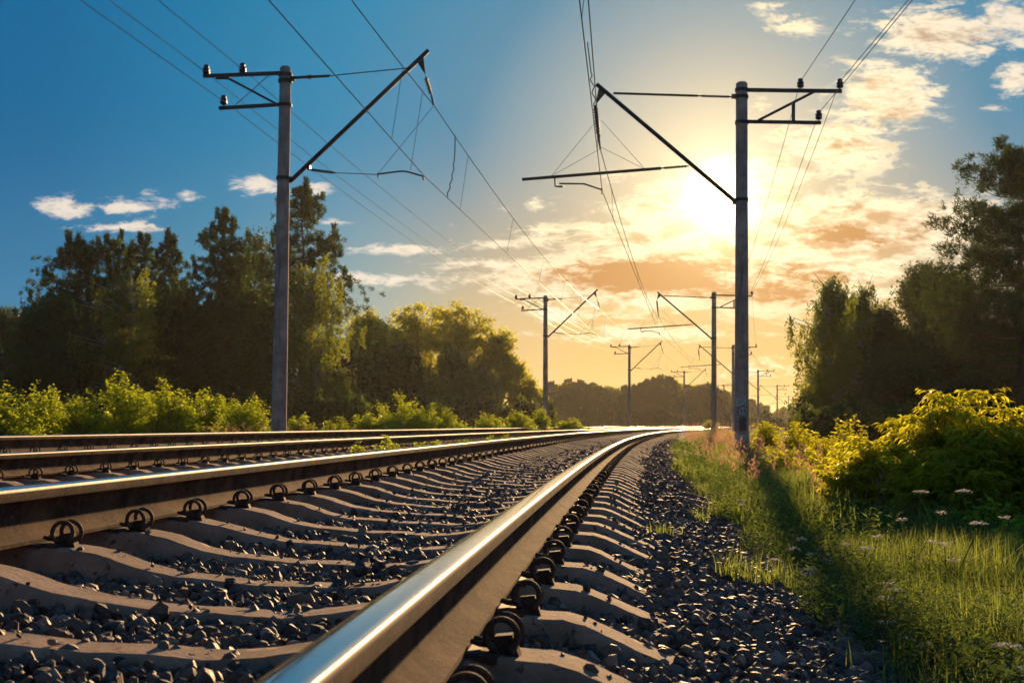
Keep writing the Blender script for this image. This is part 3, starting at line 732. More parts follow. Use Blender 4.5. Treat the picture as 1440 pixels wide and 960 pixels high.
def limbs(mb, h, base_r, targets, trunk_top, n=16, lean=0.0):
    pts = []; m = 9
    wob = np.cumsum(rng.normal(0, .035*h/10, (m, 2)), axis=0); wob -= wob[0]
    for i in range(m): t = i/(m-1); pts.append((wob[i, 0]+lean*t, wob[i, 1], trunk_top*t))
    pts = np.array(pts); mb.tube(pts, np.linspace(base_r, base_r*.18, m), 7)
    idx = rng.choice(len(targets), min(n, len(targets)), replace=False)
    for i in idx:
        tg = targets[i]; zz = min(max(tg[2]*rng.uniform(.45, .8), trunk_top*.15), trunk_top*.95)
        s = np.array([np.interp(zz, pts[:, 2], pts[:, 0]), np.interp(zz, pts[:, 2], pts[:, 1]), zz])
        mid = (s+tg)/2+np.array([0, 0, -.06*np.linalg.norm(tg-s)])+rng.normal(0, .12, 3)
        r0 = base_r*(1-zz/trunk_top*.8)*.5
        mb.tube([s, mid, tg], [r0, r0*.6, r0*.2], 5)
def decid_tree(h, hw, kind, leaf, nl=1.0):
    """meshes (crown, trunk) for a broadleaf tree of height h, half width hw with crown down to near the ground"""
    bl = []
    nb = rng.integers(16, 22)
    for i in range(nb):
        z = h*rng.uniform(.22, .88); t = z/h; rr = hw*np.interp(t, [0.1, .35, .6, .85, 1], [.75, .95, .85, .45, .2])
        a = rng.uniform(0, 6.28); q = rng.uniform(.25, .75)*rr; s = hw*rng.uniform(.30, .44)
        bl.append((q*math.cos(a), q*math.sin(a), z, s, s, s*rng.uniform(.9, 1.3)))
    bl.append((rng.normal(0, .1)*hw, 0, h*.86, hw*.26, hw*.26, h*.12))
    L = leaf; scale = (h*hw*hw*4)**.5
    nc = int(780*nl)
    c, v, f = crown_leaves(bl, nc, 46, L*1.25, L*.8, .17+.010*h, .25, .3, .55 if kind == 'dark' else .8)
    mbt = MB(); limbs(mbt, h, .02*h+.05, c, h*.8, 26)
    return v, f, mbt
def birch_tree(h, hw, leaf, nl=1.0):
    V_, F_, off_ = [], [], 0; mbt = MB(); m = 9
    pts = np.array([(rng.normal(0, .06)*i*.4, rng.normal(0, .06)*i*.4, h*.95*i/(m-1)) for i in range(m)]); mbt.tube(pts, np.linspace(.16, .03, m), 7)
    P_, D_ = [], []
    for i in range(int(95*nl)):
        z = h*rng.uniform(.18, .97); a = rng.uniform(0, 6.28); t = z/h
        rr = hw*np.interp(t, [.15, .4, .75, 1], [.9, 1.1, .95, .25])*rng.uniform(.3, 1.15)
        s = np.array([np.interp(z*.9, pts[:, 2], pts[:, 0]), np.interp(z*.9, pts[:, 2], pts[:, 1]), z*.88]); e = np.array([rr*math.cos(a), rr*math.sin(a), z+.06*h*rng.random()])
        mbt.tube([s, (s+e)/2+np.array([0, 0, .15]), e], [.035, .02, .008], 4)
        for q in range(9):
            u = rng.uniform(.35, 1.0); b = s+(e-s)*u+rng.normal(0, .18, 3); ln = rng.uniform(.6, 1.9)*h/11
            tt = rng.random(34); sway = rng.normal(0, .12, 2)
            P_.append(b+np.stack([sway[0]*tt+rng.normal(0, .05, 34), sway[1]*tt+rng.normal(0, .05, 34), -ln*tt], 1)+rng.normal(0, .03, (34, 3)))
    p = np.concatenate(P_); n = len(p); d = rdir(n)*.7; d[:, 2] -= .8
    v, f = leaf_quads(p, d, rdir(n), leaf*rng.uniform(.7, 1.3, n), leaf*.6*rng.uniform(.7, 1.2, n))
    return v, f, mbt
def pine_tree(h, hw, leaf, nl=1.0, flat=False):
    """scots pine: whorled limbs that carry needle tufts, upright shoots near the top"""
    mbt = MB(); m = 9
    pts = np.array([(rng.normal(0, .05)*i*.5, rng.normal(0, .05)*i*.5, h*.97*i/(m-1)) for i in range(m)]); mbt.tube(pts, np.linspace(.17+.008*h, .03, m), 8)
    tufts = []; z = h*.12
    while z < h*.985:
        t = z/h; nb = rng.integers(4, 7); a0 = rng.uniform(0, 6.28)
        rr = hw*(np.interp(t, [.1, .3, .55, .8, 1], [.75, 1, .88, .50, .06]) if not flat else np.interp(t, [.1, .4, .7, .9, 1], [.7, 1, .9, .6, .1]))
        for b in range(nb):
            a = a0+b*6.28/nb+rng.normal(0, .25); ln = rr*rng.uniform(.6, 1.12); c0 = np.array([np.interp(z, pts[:, 2], pts[:, 0]), np.interp(z, pts[:, 2], pts[:, 1]), z])
            rise = (.10 if flat else .30)*ln+(.1 if t < .8 else .35*ln)
            e = c0+np.array([ln*math.cos(a), ln*math.sin(a), rise]); mid = (c0+e)/2+np.array([0, 0, -.08*ln])
            mbt.tube([c0, mid, e], [.05*(1-t)+.018, .03*(1-t)+.012, .008], 4)
            nt = max(3, int(ln*6.5*nl))
            for q in range(nt):
                u = rng.uniform(.28, 1.0); bp = c0*(1-u)**2+2*u*(1-u)*mid+u*u*e; side = rng.normal(0, .17*ln*u+.05, 3); side[2] = abs(side[2])*.5
                tufts.append((bp+side, np.array([math.cos(a)*.5, math.sin(a)*.5, .8])))
            if t > .45 and not flat and rng.random() < .75:
                hh = rng.uniform(.35, .95)
                for q in range(int(hh/.10)): tufts.append((e+np.array([0, 0, q*.10])*1.0+rng.normal(0, .02, 3), np.array([0, 0, 1.6])))
        z += rng.uniform(.035, .055)*h*(1.0 if h > 9 else 1.2)
    for i in range(7): tufts.append((pts[-1]+rng.normal(0, .05, 3)+np.array([0, 0, -i*.07]), np.array([0, 0, 1.0])))
    T = np.array([a for a, b in tufts]); D = np.array([b for a, b in tufts]); per = 30; k = len(T)
    p = np.repeat(T, per, 0)+rng.normal(0, .07, (k*per, 3)); d = np.repeat(D, per, 0)*.55+rdir(k*per)*.75
    v, f = leaf_quads(p, d, rdir(k*per), leaf*rng.uniform(.7, 1.3, k*per), .030*leaf/.16)
    return v, f, mbt
def plant_tree(name, kind, px, pytop, hwpx, Z, label, group, cat='tree', nl=1.0, leafk=1.0, base=-.45):
    h = (598.2-pytop)/1800*Z+EYE-base; hw = hwpx/1800*Z*(1.28 if group != G3 else 1.1); lf = Z/60.*leafk; base -= .3
    if kind == 'pine': v, f, mb = pine_tree(h, hw*1.15, .22*lf**.5, nl*1.15); M1, M2 = M_pine, M_bark
    elif kind == 'flatpine': v, f, mb = pine_tree(h, hw, .23*lf**.5, nl*2.3, True); M1, M2 = M_pine, M_bark
    elif kind == 'birch': v, f, mb = birch_tree(h, hw, .12*lf**.7, nl); M1, M2 = M_birch, M_birchbark
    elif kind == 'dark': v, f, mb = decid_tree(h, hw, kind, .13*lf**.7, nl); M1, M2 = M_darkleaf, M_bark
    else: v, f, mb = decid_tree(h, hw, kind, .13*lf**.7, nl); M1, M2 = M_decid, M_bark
    t = empty(name, ((px-720)/1800*Z, Z, base)); link('crown', fast_mesh('crown', v, f, M1), t); mb.build('trunk', M2, t, True)
    tag(t, label, cat, group); return t
G1 = 'trees behind the left bushes'; G2 = 'round trees in the middle'; G3 = 'trees on the right'
TREES = [
 ('broadleaf_tree', 'dark', 18, 432, 62, 78, 'low loose-leaved tree at the left edge of the photo', G1),
 ('pine_tree', 'pine', 112, 336, 62, 66, 'leftmost pine with forked dark top in the left clump', G1),
 ('pine_tree', 'pine', 160, 326, 48, 68, 'dark pine behind the greener tree in the left clump', G1),
 ('pine_tree', 'pine', 198, 330, 45, 67, 'dark pine, second top right of the left clump', G1),
 ('broadleaf_tree', 'birch', 185, 362, 66, 60, 'greener broadleaf tree in front of the left pines', G1),
 ('pine_tree', 'pine', 240, 330, 34, 66, 'narrow pine standing up before the gap in the left clump', G1),
 ('pine_tree', 'pine', 312, 300, 55, 62, 'dark pine left of the tall near-left mast', G1),
 ('broadleaf_tree', 'dark', 352, 312, 52, 66, 'dark broadleaf tree right behind the tall left mast', G1),
 ('pine_tree', 'pine', 425, 252, 62, 60, 'tallest pine just right of the left mast', G1),
 ('birch_tree', 'birch', 442, 345, 52, 55, 'light green birch right of the tall left mast', G1),
 ('broadleaf_tree', 'dark', 75, 420, 66, 60, 'low dark tree under the leftmost pine', G1),
 ('broadleaf_tree', 'dark', 262, 415, 60, 60, 'low dark tree filling the gap between the two left clumps', G1),
 ('broadleaf_tree', 'dark', 390, 420, 60, 58, 'low dark tree at the foot of the tallest pine', G1),
 ('pine_tree', 'pine', 478, 500, 36, 60, 'small pine between the left clump and the round trees', G1),
 ('broadleaf_tree', 'decid', 528, 432, 48, 86, 'leftmost round tree of the middle clump', G2),
 ('broadleaf_tree', 'decid', 588, 418, 56, 92, 'broad round tree, second from left in the middle clump', G2),
 ('broadleaf_tree', 'decid', 652, 417, 54, 90, 'tallest round tree at the centre right of the middle clump', G2),
 ('broadleaf_tree', 'decid', 704, 455, 40, 88, 'golden-edged round tree at the right of the middle clump', G2),
 ('birch_tree', 'birch', 640, 480, 34, 80, 'slender birch in front of the middle round trees', G2),
 ('birch_tree', 'birch', 672, 505, 30, 80, 'short birch low in front of the middle clump', G2),
 ('broadleaf_tree', 'dark', 560, 480, 50, 84, 'dark lower tree at the foot of the middle clump', G2),
 ('broadleaf_tree', 'decid', 742, 528, 26, 92, 'small tree at the right end of the middle clump', G2),
 ('birch_tree', 'birch', 1168, 372, 52, 60, 'weeping birch at the left edge of the right-hand trees', G3),
 ('birch_tree', 'birch', 1215, 385, 50, 64, 'second birch, behind the weeping one', G3),
 ('broadleaf_tree', 'dark', 1205, 430, 70, 66, 'dark broadleaf tree filling behind the two birches', G3),
 ('broadleaf_tree', 'dark', 1296, 350, 50, 64, 'tall dark tree in the middle of the right-hand trees', G3),
 ('flatpine_tree', 'flatpine', 1345, 378, 55, 60, 'pine with gaps of sky through its limbs, left of the giant pine', G3),
 ('broadleaf_tree', 'dark', 1330, 455, 70, 60, 'low dark tree under the gappy pine on the right', G3),
 ('broadleaf_tree', 'dark', 1246, 418, 40, 62, 'tall dark tree between the birches and the middle of the right-hand trees', G3),
 ('broadleaf_tree', 'dark', 1392, 432, 50, 58, 'full dark tree leaning against the giant pine', G3),
 ('pine_tree', 'flatpine', 1436, 192, 108, 48, 'giant spreading pine cut by the right edge', G3),
 ('broadleaf_tree', 'dark', 1420, 440, 70, 55, 'dark tree at the foot of the giant pine', G3),
 ('broadleaf_tree', 'dark', 1165, 540, 60, 62, 'low dark shrub tree under the weeping birch', G3),
 ('broadleaf_tree', 'dark', 1260, 490, 60, 55, 'low dark shrub tree behind the right bushes', G3),
]
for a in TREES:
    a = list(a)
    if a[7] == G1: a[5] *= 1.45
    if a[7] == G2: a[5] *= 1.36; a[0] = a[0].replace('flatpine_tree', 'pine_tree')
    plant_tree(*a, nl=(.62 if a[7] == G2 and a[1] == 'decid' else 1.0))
# the far wood: a few tree shapes copied as individual trees
wood = []
for i in range(5):
    kind = ['pine', 'dark', 'pine', 'decid', 'pine'][i]; h = 11.0; hw = 3.2
    if kind == 'pine': v, f, mb = pine_tree(h, hw, .30, .8); M1 = M_pine
    else: v, f, mb = decid_tree(h, hw, kind, .30, .45); M1 = M_darkleaf if kind == 'dark' else M_decid
    t = empty('pine_tree' if kind == 'pine' else 'broadleaf_tree'); link('crown', fast_mesh('crown', v, f, M1), t); mb.build('trunk', M_bark, t, True); wood.append((t, kind))
used = set()
for k_ in range(84):
    row = k_ % 2; px = 735+(k_//2)*9.6+rng.normal(0, 2.5)
    top = float(np.interp(px, [735, 780, 800, 850, 880, 925, 960, 1000, 1040, 1080, 1120, 1200], [560, 538, 536, 545, 548, 532, 540, 545, 558, 572, 576, 575]))+rng.uniform(-4, 7)+(4 if row else 0)
    Z = 235+row*20+rng.uniform(-6, 6)+(90 if px > 1040 else 0); h = (598.2-top)/1800*Z+EYE+.8
    j = int(rng.integers(0, 5)); src, kind = wood[j]
    t = src if j not in used else copy_tree(src); used.add(j)
    t.location = ((px-720)/1800*Z, Z, -.8); s = h/11.; t.scale = (s*rng.uniform(.95, 1.35), s*1.1, s); t.rotation_euler = (0, 0, rng.uniform(0, 6.28))
    tag(t, 'dark pine in the hazy far wood beyond the curve' if kind == 'pine' else 'rounded tree in the hazy far wood beyond the curve', 'tree', 'trees of the far wood')

# ------------------------------------------------------------------ bushes
def bush_meshes(h, hw, nst, nlv, L, W, droop=.6, compound=False):
    mb = MB(); P_, D_, U_ = [], [], []
    for i in range(nst):
        a = rng.uniform(0, 6.28); q = rng.random()**.5; b0 = np.array([rng.normal(0, .25*hw), rng.normal(0, .25*hw), 0])
        ht = h*(1-.55*q*q)*(rng.uniform(.55, .92) if rng.random() < .7 else rng.uniform(.9, 1.05)); e = np.array([q*hw*math.cos(a), q*hw*math.sin(a), ht]); mid = (b0+e)/2+np.array([0, 0, .18*h]); mid[:2] *= .75
        t = np.linspace(0, 1, 6)[:, None]; cur = b0*(1-t)**2+2*t*(1-t)*mid+t*t*e; mb.tube(cur, np.linspace(.011, .003, 6)*(h/1.6)**.5, 4, False)
        u = rng.uniform(.22, 1.0, nlv)**.75; c = b0*(1-u[:, None])**2+2*(u*(1-u))[:, None]*mid+(u*u)[:, None]*e
        ph = rng.uniform(0, 6.28, nlv); out = np.stack([np.cos(ph), np.sin(ph), np.full(nlv, .25)], 1)
        if compound:                                # twigs carrying several narrow hanging leaves
            m = 6; tl = rng.uniform(.05, .22, nlv)*h/1.6; c2 = np.repeat(c, m, 0); o2 = np.repeat(out, m, 0); tt = np.tile(np.linspace(.35, 1, m), nlv)
            pp = c2+o2*(np.repeat(tl, m)*tt)[:, None]; sd = np.cross(o2, [0, 0, 1.0]); sg = np.tile([1, -1]*(m//2), nlv)[:, None]
            dd_ = o2*.55+sd*sg*.7+rng.normal(0, .22, pp.shape); dd_[:, 2] -= droop*rng.uniform(.4, 1.5, len(pp))
            P_.append(pp); D_.append(dd_)
        else:
            dd_ = out+rng.normal(0, .3, out.shape); dd_[:, 2] -= droop*rng.uniform(-.3, 1.2, nlv); P_.append(c+rng.normal(0, .03, c.shape)*h); D_.append(dd_)
    p = np.concatenate(P_); d = np.concatenate(D_); n = len(p); up = rdir(n)*.55+np.array([0, 0, 1.0])
    d /= np.linalg.norm(d, axis=1)[:, None]
    v, f = leaf_quads(p, d, up, L*rng.uniform(.65, 1.2, n), W*rng.uniform(.7, 1.2, n), .22, .15)
    v[:, 2] = np.maximum(v[:, 2], .01)
    return v, f, mb
def plant_bush(px, pytop, hwpx, Z, label, group, base, L, W, nst=60, nlv=60, droop=.5, compound=False, M_=None, name='bush', flat=1.0):
    h = (598.2-pytop)/1800*Z+EYE-base; hw = hwpx/1800*Z
    v, f, mb = bush_meshes(h, hw, nst, nlv, L, W, droop, compound)
    t = empty(name, ((px-720)/1800*Z, Z, base)); link('foliage', fast_mesh('foliage', v, f, M_ or M_bush), t); mb.build('stems', M_bark, t)
    tag(t, label, 'bush', group); return t
BL = 'bushes along the far left track'
for px, top, hw, Z, lab, nlv in [
    (8, 540, 48, 34, 'yellow-green bush at the left edge behind the farthest rail', 70), (62, 536, 42, 36, 'second bush from the left edge, low rounded top', 70),
    (118, 546, 40, 34, 'darker green bush third from the left edge', 60), (182, 522, 46, 35, 'tallest of the left bushes with bright leafy crown', 80),
    (235, 533, 42, 34, 'bright bush right of the tallest left bush', 70), (292, 548, 42, 36, 'bush midway between tallest left bush and left mast', 70), (345, 545, 40, 33, 'bright bush touching the left side of the tall left mast', 70),
    (424, 578, 24, 32, 'small bright bush just right of the tall left mast', 40), (518, 578, 34, 42, 'left shoulder bush below the middle round trees', 60), (566, 554, 50, 44, 'broad tall bush below the middle round trees', 90),
    (616, 568, 42, 46, 'bush on the right flank of the broad middle bush', 70), (690, 580, 30, 52, 'low bush left of the second left mast', 50), (728, 577, 26, 56, 'low bush close to the second left mast', 50),
    (800, 586, 26, 66, 'low bush right of the second left mast', 50), (475, 588, 30, 38, 'low weedy bush between left mast and middle bushes', 50),
    (760, 572, 14, 62, 'small pale bush right behind the second left mast', 30), (1000, 588, 12, 130, 'tiny bush beside the second right mast on the far bend', 20)]:
    k = Z/34.
    plant_bush(px, top, hw*1.25, Z, lab, BL, -.30, .105*k**.6, .055*k**.6, 85, nlv, .35)
BR = 'bushes right of the verge'
for px, top, hw, Z, lab, L, W, ns, nl in [
    (1078, 586, 30, 27, 'yellow bush immediately right of the tall right mast', .11, .065, 60, 50), (1118, 590, 42, 23, 'second yellow bush right of the tall right mast', .10, .06, 70, 60),
    (1165, 604, 46, 18, 'low green bush in the middle of the right bushes', .085, .048, 70, 50), (1100, 622, 42, 18, 'low bush nearest the verge below the mast', .085, .05, 60, 50),
    (1150, 640, 50, 15, 'low spreading bush between the mast and the long-leaved bushes', .075, .042, 60, 50), (1200, 650, 44, 13.5, 'knee-high bush at the left foot of the long-leaved bushes', .07, .04, 60, 50),
    (1188, 622, 46, 12, 'bright low bush just left of the long-leaved bushes', .07, .038, 70, 50),
    (1022, 604, 16, 45, 'small yellow bush between the first two right masts', .13, .08, 40, 40), (1195, 585, 44, 24, 'green bush behind, under the birches', .10, .06, 60, 50)]:
    plant_bush(px, top, hw*1.1, Z, lab, BR, -.50, L*.85, W*.8, ns+20, nl, .3, False, M_bushR)
for px, top, hw, Z, lab in [
    (1215, 606, 62, 10.6, 'long-leaved bush at the left of the big right bushes'), (1325, 544, 74, 9.9, 'tallest long-leaved bush, glowing yellow tips'), (1385, 550, 70, 9.4, 'long-leaved bush second from the right edge'),
    (1455, 556, 80, 9.3, 'long-leaved bush cut by the right edge'), (1268, 590, 62, 10.8, 'long-leaved bush between the low and the tallest one')]:
    gz = float(ground_z((px-720)/1800*Z-float(xr(Z))))-.03
    plant_bush(px, top-3, hw, Z, lab, BR, gz, .085, .024, 60, 28, .45, True, M_bushR)
plant_bush(1395, 690, 75, 8.6, 'low broad-leaved plant under the right bushes', 'low plants on the verge', -.45, .075, .055, 26, 26, .2, False, M_bush, 'broadleaf_plant')
plant_bush(1440, 705, 60, 8.0, 'low broad-leaved plant at the right edge', 'low plants on the verge', -.45, .075, .055, 26, 26, .2, False, M_bush, 'broadleaf_plant')
plant_bush(1330, 640, 150, 10.6, 'dark leafy undergrowth at the foot of the right bushes', BR, -.52, .08, .03, 80, 60, .6, False, M_bushR)
BT = 'young plants between the two tracks'
for px, top, hw, Z, lab in [(545, 606, 24, 15.5, 'largest young green plant between the tracks'), (502, 618, 14, 14.6, 'thin young plant left of the largest one between the tracks'), (590, 618, 12, 16.5, 'small sprig right of the largest plant between the tracks'),
     (612, 612, 14, 18, 'slender plant between the tracks, fourth along'), (655, 608, 14, 21, 'small bright plant between the tracks, past the slender one'), (690, 606, 14, 23, 'small bright plant between the tracks near the far bushes'), (712, 604, 9, 26, 'farthest tiny plant between the tracks')]:
    plant_bush(px, top, hw, Z, lab, BT, .20, .045, .028, 16, 26, .1, False, M_bush, 'young_plant')

# ------------------------------------------------------------------ undergrowth along the edge of the woods
def undergrowth(segs):
    Vs, Fs, off = [], [], 0
    for x0, x1, Z, top, n, L in segs:
        px = rng.uniform(x0, x1, n); zc = Z+rng.uniform(-2, 3, n); x = (px-720)/1800*zc
        tp = EYE+(598.2-top+7*np.sin(px*.13)+5*np.sin(px*.31+1))/1800*Z; z = -.6+(tp+.6)*rng.random(n)**.8
        v, f = leaf_quads(np.stack([x, zc, z], 1), rdir(n), rdir(n)+np.array([0, 0, .4]), L*rng.uniform(.7, 1.3, n), L*.7*rng.uniform(.7, 1.3, n)); Vs.append(v); Fs.append(f+off); off += len(v)
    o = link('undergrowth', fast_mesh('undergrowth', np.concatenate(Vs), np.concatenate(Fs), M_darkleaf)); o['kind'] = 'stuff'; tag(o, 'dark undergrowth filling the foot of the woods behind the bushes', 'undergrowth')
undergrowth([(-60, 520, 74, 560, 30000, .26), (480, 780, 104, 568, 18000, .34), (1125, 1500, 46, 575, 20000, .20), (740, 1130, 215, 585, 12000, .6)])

# ------------------------------------------------------------------ grass
def blades(x, y, z, h, wd, lean=.55, curl=.45):
    n = len(x); a = rng.uniform(0, 6.28, n); ln = np.abs(rng.normal(0, lean, n))*h; wx = np.cos(a+1.57)*wd; wy = np.sin(a+1.57)*wd
    tx, ty = np.cos(a), np.sin(a); b = np.stack([x, y, z-.02], 1)
    m_ = b+np.stack([tx*ln*.35, ty*ln*.35, h*.6], 1); t_ = b+np.stack([tx*ln*(1+curl), ty*ln*(1+curl), h], 1); s = np.stack([wx, wy, np.zeros(n)], 1)
    v = np.stack([b-s*.5, b+s*.5, m_+s*.42, m_-s*.42, t_], 1).reshape(-1, 3)
    i = (np.arange(n)*5)[:, None]; q = np.concatenate([i+np.array([0, 1, 2]), i+np.array([0, 2, 3]), i+np.array([3, 2, 4])])
    return v, q
def grass_obj(name, chunks, M_, label, cat):
    Vs, Fs, off = [], [], 0
    for v, f in chunks: Vs.append(v); Fs.append(f+off); off += len(v)
    o = link(name, fast_mesh(name, np.concatenate(Vs), np.concatenate(Fs), M_)); o['kind'] = 'stuff'; tag(o, label, cat); return o
def patch(n, s0, s1, d0, d1, hmin, hmax, wd, pw=1.0, edge=None):
    s = s0+(s1-s0)*rng.random(n)**pw; d = d0+(d1-d0)*rng.random(n)
    cl = np.sin(s*2.1+d*3)+np.sin(s*.9-d*2.3+1)+np.sin(s*5+d*7)*.6; keep = rng.random(n) < np.clip(.62+.22*cl, .12, 1)
    if edge is not None: keep &= d > edge+.18*np.sin(s*1.7)+.12*np.sin(s*4.1+1)+rng.normal(0, .07, n)
    s, d, cl = s[keep], d[keep], cl[keep]; x, y = tr(s, d)
    z = np.maximum(ground_z(d), np.where(d < 1.9, bed_z(d)-.02, -9))
    h = rng.uniform(hmin*.7, hmax, len(s))*(1+.18*cl)*np.interp(d, [-99, 1.0, 1.9], [1, .38, 1])
    return blades(x, y, z, h, wd*rng.uniform(.7, 1.3, len(s)))
grass_obj('grass', [patch(80000, 3.2, 9, 1.0, 4.2, .08, .32, .0042, 1.0, 1.22), patch(70000, 9, 20, 1.0, 4.6, .16, .42, .010, 1.0, 1.2), patch(50000, 20, 60, .95, 6, .20, .50, .020, 1.2, 1.15),
   patch(50000, 6, 18, 4.0, 9.5, .2, .5, .016), patch(30000, 22, 70, -12, -7.4, .25, .6, .028), patch(15000, 40, 140, -12, -7.2, .3, .6, .05), patch(16000, 60, 160, 1.2, 6, .3, .6, .05)],
   M_grass, 'tall soft grass over the verge, glowing against the light', 'grass')
# leafy weeds along the foot of the shoulder
def weeds(n, s0, s1, d0, d1, hmin, hmax, L, W, edge=None):
    s = rng.uniform(s0, s1, n); d = rng.uniform(d0, d1, n)
    if edge is not None: k = d > edge+.15*np.sin(s*2.3); s, d = s[k], d[k]
    n = len(s)
    x, y = tr(s, d); z = np.maximum(ground_z(d), np.where(d < 1.9, bed_z(d)-.02, -9)); m = 16; h = rng.uniform(hmin, hmax, n)
    tt = np.tile(np.linspace(.1, 1, m), n); a = rng.uniform(0, 6.28, n*m); ln = rng.normal(0, .18, (n, 2))
    p = np.stack([np.repeat(x, m)+np.repeat(ln[:, 0]*h, m)*tt, np.repeat(y, m)+np.repeat(ln[:, 1]*h, m)*tt, np.repeat(z, m)+np.repeat(h, m)*tt], 1)
    dd_ = np.stack([np.cos(a), np.sin(a), rng.uniform(-.1, .8, n*m)], 1); v, f = leaf_quads(p, dd_, rdir(n*m)*.3+np.array([0, 0, 1]), L*rng.uniform(.6, 1.2, n*m), W*rng.uniform(.7, 1.2, n*m))
    return v, f
grass_obj('weeds', [weeds(1500, 3.0, 8, 1.05, 2.4, .08, .26, .040, .015, 1.15), weeds(600, 3.0, 5, 1.3, 2.2, .10, .26, .045, .016), weeds(700, 8, 20, 1.0, 2.6, .15, .38, .06, .024, 1.1), weeds(500, 20, 45, .9, 4, .2, .5, .09, .04, 1.1), weeds(500, 4, 9, 2.2, 3.8, .12, .3, .05, .02)],
   M_weed, 'low dark leafy weeds where the ballast meets the grass', 'weeds')
# pink seed plumes round the masts
def plumes(n, s0, s1, d0, d1, hmin, hmax, spread=.035):
    s = rng.uniform(s0, s1, n); d = rng.uniform(d0, d1, n); x, y = tr(s, d); z = ground_z(d); h = rng.uniform(hmin, hmax, n); m = 26
    tt = np.tile(np.linspace(.62, 1, m), n)+rng.normal(0, .01, n*m); wdt = np.sin((np.clip(tt, .62, 1)-.62)/.38*math.pi)*spread+.004; ln = rng.normal(0, .12, (n, 2))
    p = np.stack([np.repeat(x, m)+np.repeat(ln[:, 0]*h, m)*tt+rng.normal(0, 1, n*m)*wdt, np.repeat(y, m)+np.repeat(ln[:, 1]*h, m)*tt+rng.normal(0, 1, n*m)*wdt, np.repeat(z, m)+np.repeat(h, m)*tt], 1)
    dd_ = rdir(n*m)*.5+np.array([0, 0, .8]); return leaf_quads(p, dd_, rdir(n*m), .045, .012)
grass_obj('seed_grass', [plumes(260, 22, 50, 1.3, 3.2, .5, .95), plumes(80, 10, 24, 1.4, 3.2, .4, .7, .025), plumes(160, 24, 50, -9.5, -7.6, .55, .9, .05)], M_plume, 'pink feathery seed heads of tall grass round the masts', 'grass')
# tufts standing alone on the ballast
for px, py, Z, h, n, lab in [(1040, 832, 5.6, .17, 110, 'pale grass tuft growing out of the ballast edge, nearest the camera'), (1096, 835, 5.7, .16, 90, 'grass tuft right beside the nearest tuft on the ballast edge'),
        (931, 775, 7.2, .10, 70, 'small sparse grass tuft alone on the dark ballast'), (985, 745, 9.2, .13, 40, 'thin grass tuft farther up the ballast shoulder'), (953, 668, 19.5, .22, 60, 'bright grass tuft at the ballast edge before the second mast')]:
    q = P(px, py, Z); d_ = q.x-float(xr(Z)); zz = float(bed_z(d_)); x = rng.normal(0, .045, n); y = rng.normal(0, .045, n)
    v, f = blades(x, y, np.zeros(n), rng.uniform(.5, 1.1, n)*h, .0045*Z/6, .6); o = link('grass_tuft', fast_mesh('grass_tuft', v, f, M_grass)); o.location = (q.x, q.y, zz); tag(o, lab, 'grass tuft', 'grass tufts on the ballast')
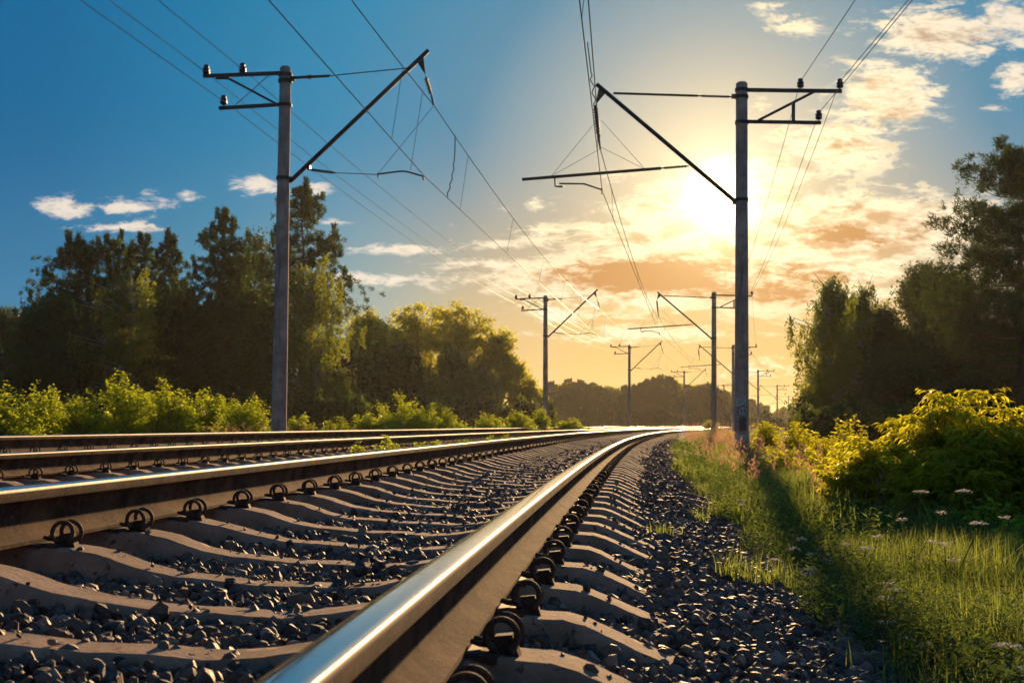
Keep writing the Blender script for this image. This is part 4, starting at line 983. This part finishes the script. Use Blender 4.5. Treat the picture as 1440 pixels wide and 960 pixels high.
# white flowers
def flower(px, py, Z, kind, lab):
    q = P(px, py, Z); d_ = q.x-float(xr(Z)); g = float(ground_z(d_)); t = empty('umbel_flower' if kind else 'white_flower', (q.x, q.y, g)); H = max(q.z-g, .08)
    lean = rng.normal(0, .04, 2); mb = MB(); top = np.array([lean[0], lean[1], H]); mb.tube([(0, 0, -.02), (lean[0]*.3, lean[1]*.3, H*.5), top-np.array([0, 0, .02 if kind else .0])], [.003, .0025, .002], 5)
    r = .038 if kind else .022
    if kind:
        for i in range(9): a = i*.7; mb.tube([top-np.array([0, 0, .02]), top+np.array([r*.7*math.cos(a), r*.7*math.sin(a), 0])], .001, 3)
    mb.build('stem', M_weed, t)
    n = 90 if kind else 22; a = rng.uniform(0, 6.28, n); rr = r*rng.random(n)**.5
    p = top+np.stack([rr*np.cos(a), rr*np.sin(a), .010*np.cos(rr/r*1.5)+rng.normal(0, .002, n)], 1); dd_ = np.stack([np.cos(a), np.sin(a), rng.uniform(.1, .9, n)], 1)
    v, f = leaf_quads(p, dd_, rdir(n)*.3+np.array([0, 0, 1]), .011 if kind else .018, .008 if kind else .010); link('petals', fast_mesh('petals', v, f, M_petal), t)
    tag(t, lab, 'flower', 'white flowers on the verge')
flower(1283, 693, 6.6, 1, 'flat white umbel on a tall stem, left of the two tallest'); flower(1376, 693, 6.4, 1, 'flat white umbel on a tall stem under the big right bushes')
flower(1335, 737, 5.8, 1, 'flat white umbel, lowest of the three tall ones'); flower(1412, 915, 3.6, 1, 'large blurred white umbel in the lower right corner'); flower(1432, 948, 3.5, 1, 'blurred white umbel at the bottom right edge')
for px, py, Z in [(1280, 722, 6.5), (1040, 705, 8.5), (1046, 712, 8.3), (1111, 760, 6.4), (1107, 772, 6.3), (1184, 765, 6.6), (1200, 772, 6.4), (1208, 773, 6.3), (1174, 806, 5.5), (1100, 790, 6.0), (1138, 782, 6.0), (1254, 829, 4.9), (1240, 826, 5.0), (1118, 802, 5.8), (1128, 806, 5.6),
     (1255, 848, 4.7), (1272, 882, 4.3), (1316, 915, 4.0), (1302, 762, 6.2), (1332, 766, 6.1), (1358, 789, 5.7), (1438, 824, 5.0), (1276, 733, 6.4), (1218, 756, 6.6), (1400, 730, 6.3), (1152, 790, 5.9), (1292, 902, 4.1), (1350, 872, 4.6)]:
    flower(px, py, Z, 0, 'small white flower scattered in the verge grass')

# ------------------------------------------------------------------ haze
def m_haze(n):
    v = n.node('ShaderNodeVolumePrincipled'); v.inputs['Color'].default_value = (.92, .90, .84, 1); v.inputs['Density'].default_value = HAZE_D; v.inputs['Anisotropy'].default_value = .62
    return v.outputs[0]
HAZE_D = 0.00010
mh = bpy.data.materials.new('warm haze'); mh.use_nodes = True; mh.node_tree.nodes.clear(); n_ = NT(mh.node_tree); ho = n_.node('ShaderNodeOutputMaterial'); n_.put(ho.inputs[1], m_haze(n_))
mb = MB(); mb.box((0, 1290, 8.0), (5400, 2700, 24.0)); hz = mb.build('haze', mh); hz['kind'] = 'stuff'; tag(hz, 'thin warm evening haze over the line and the woods', 'haze')
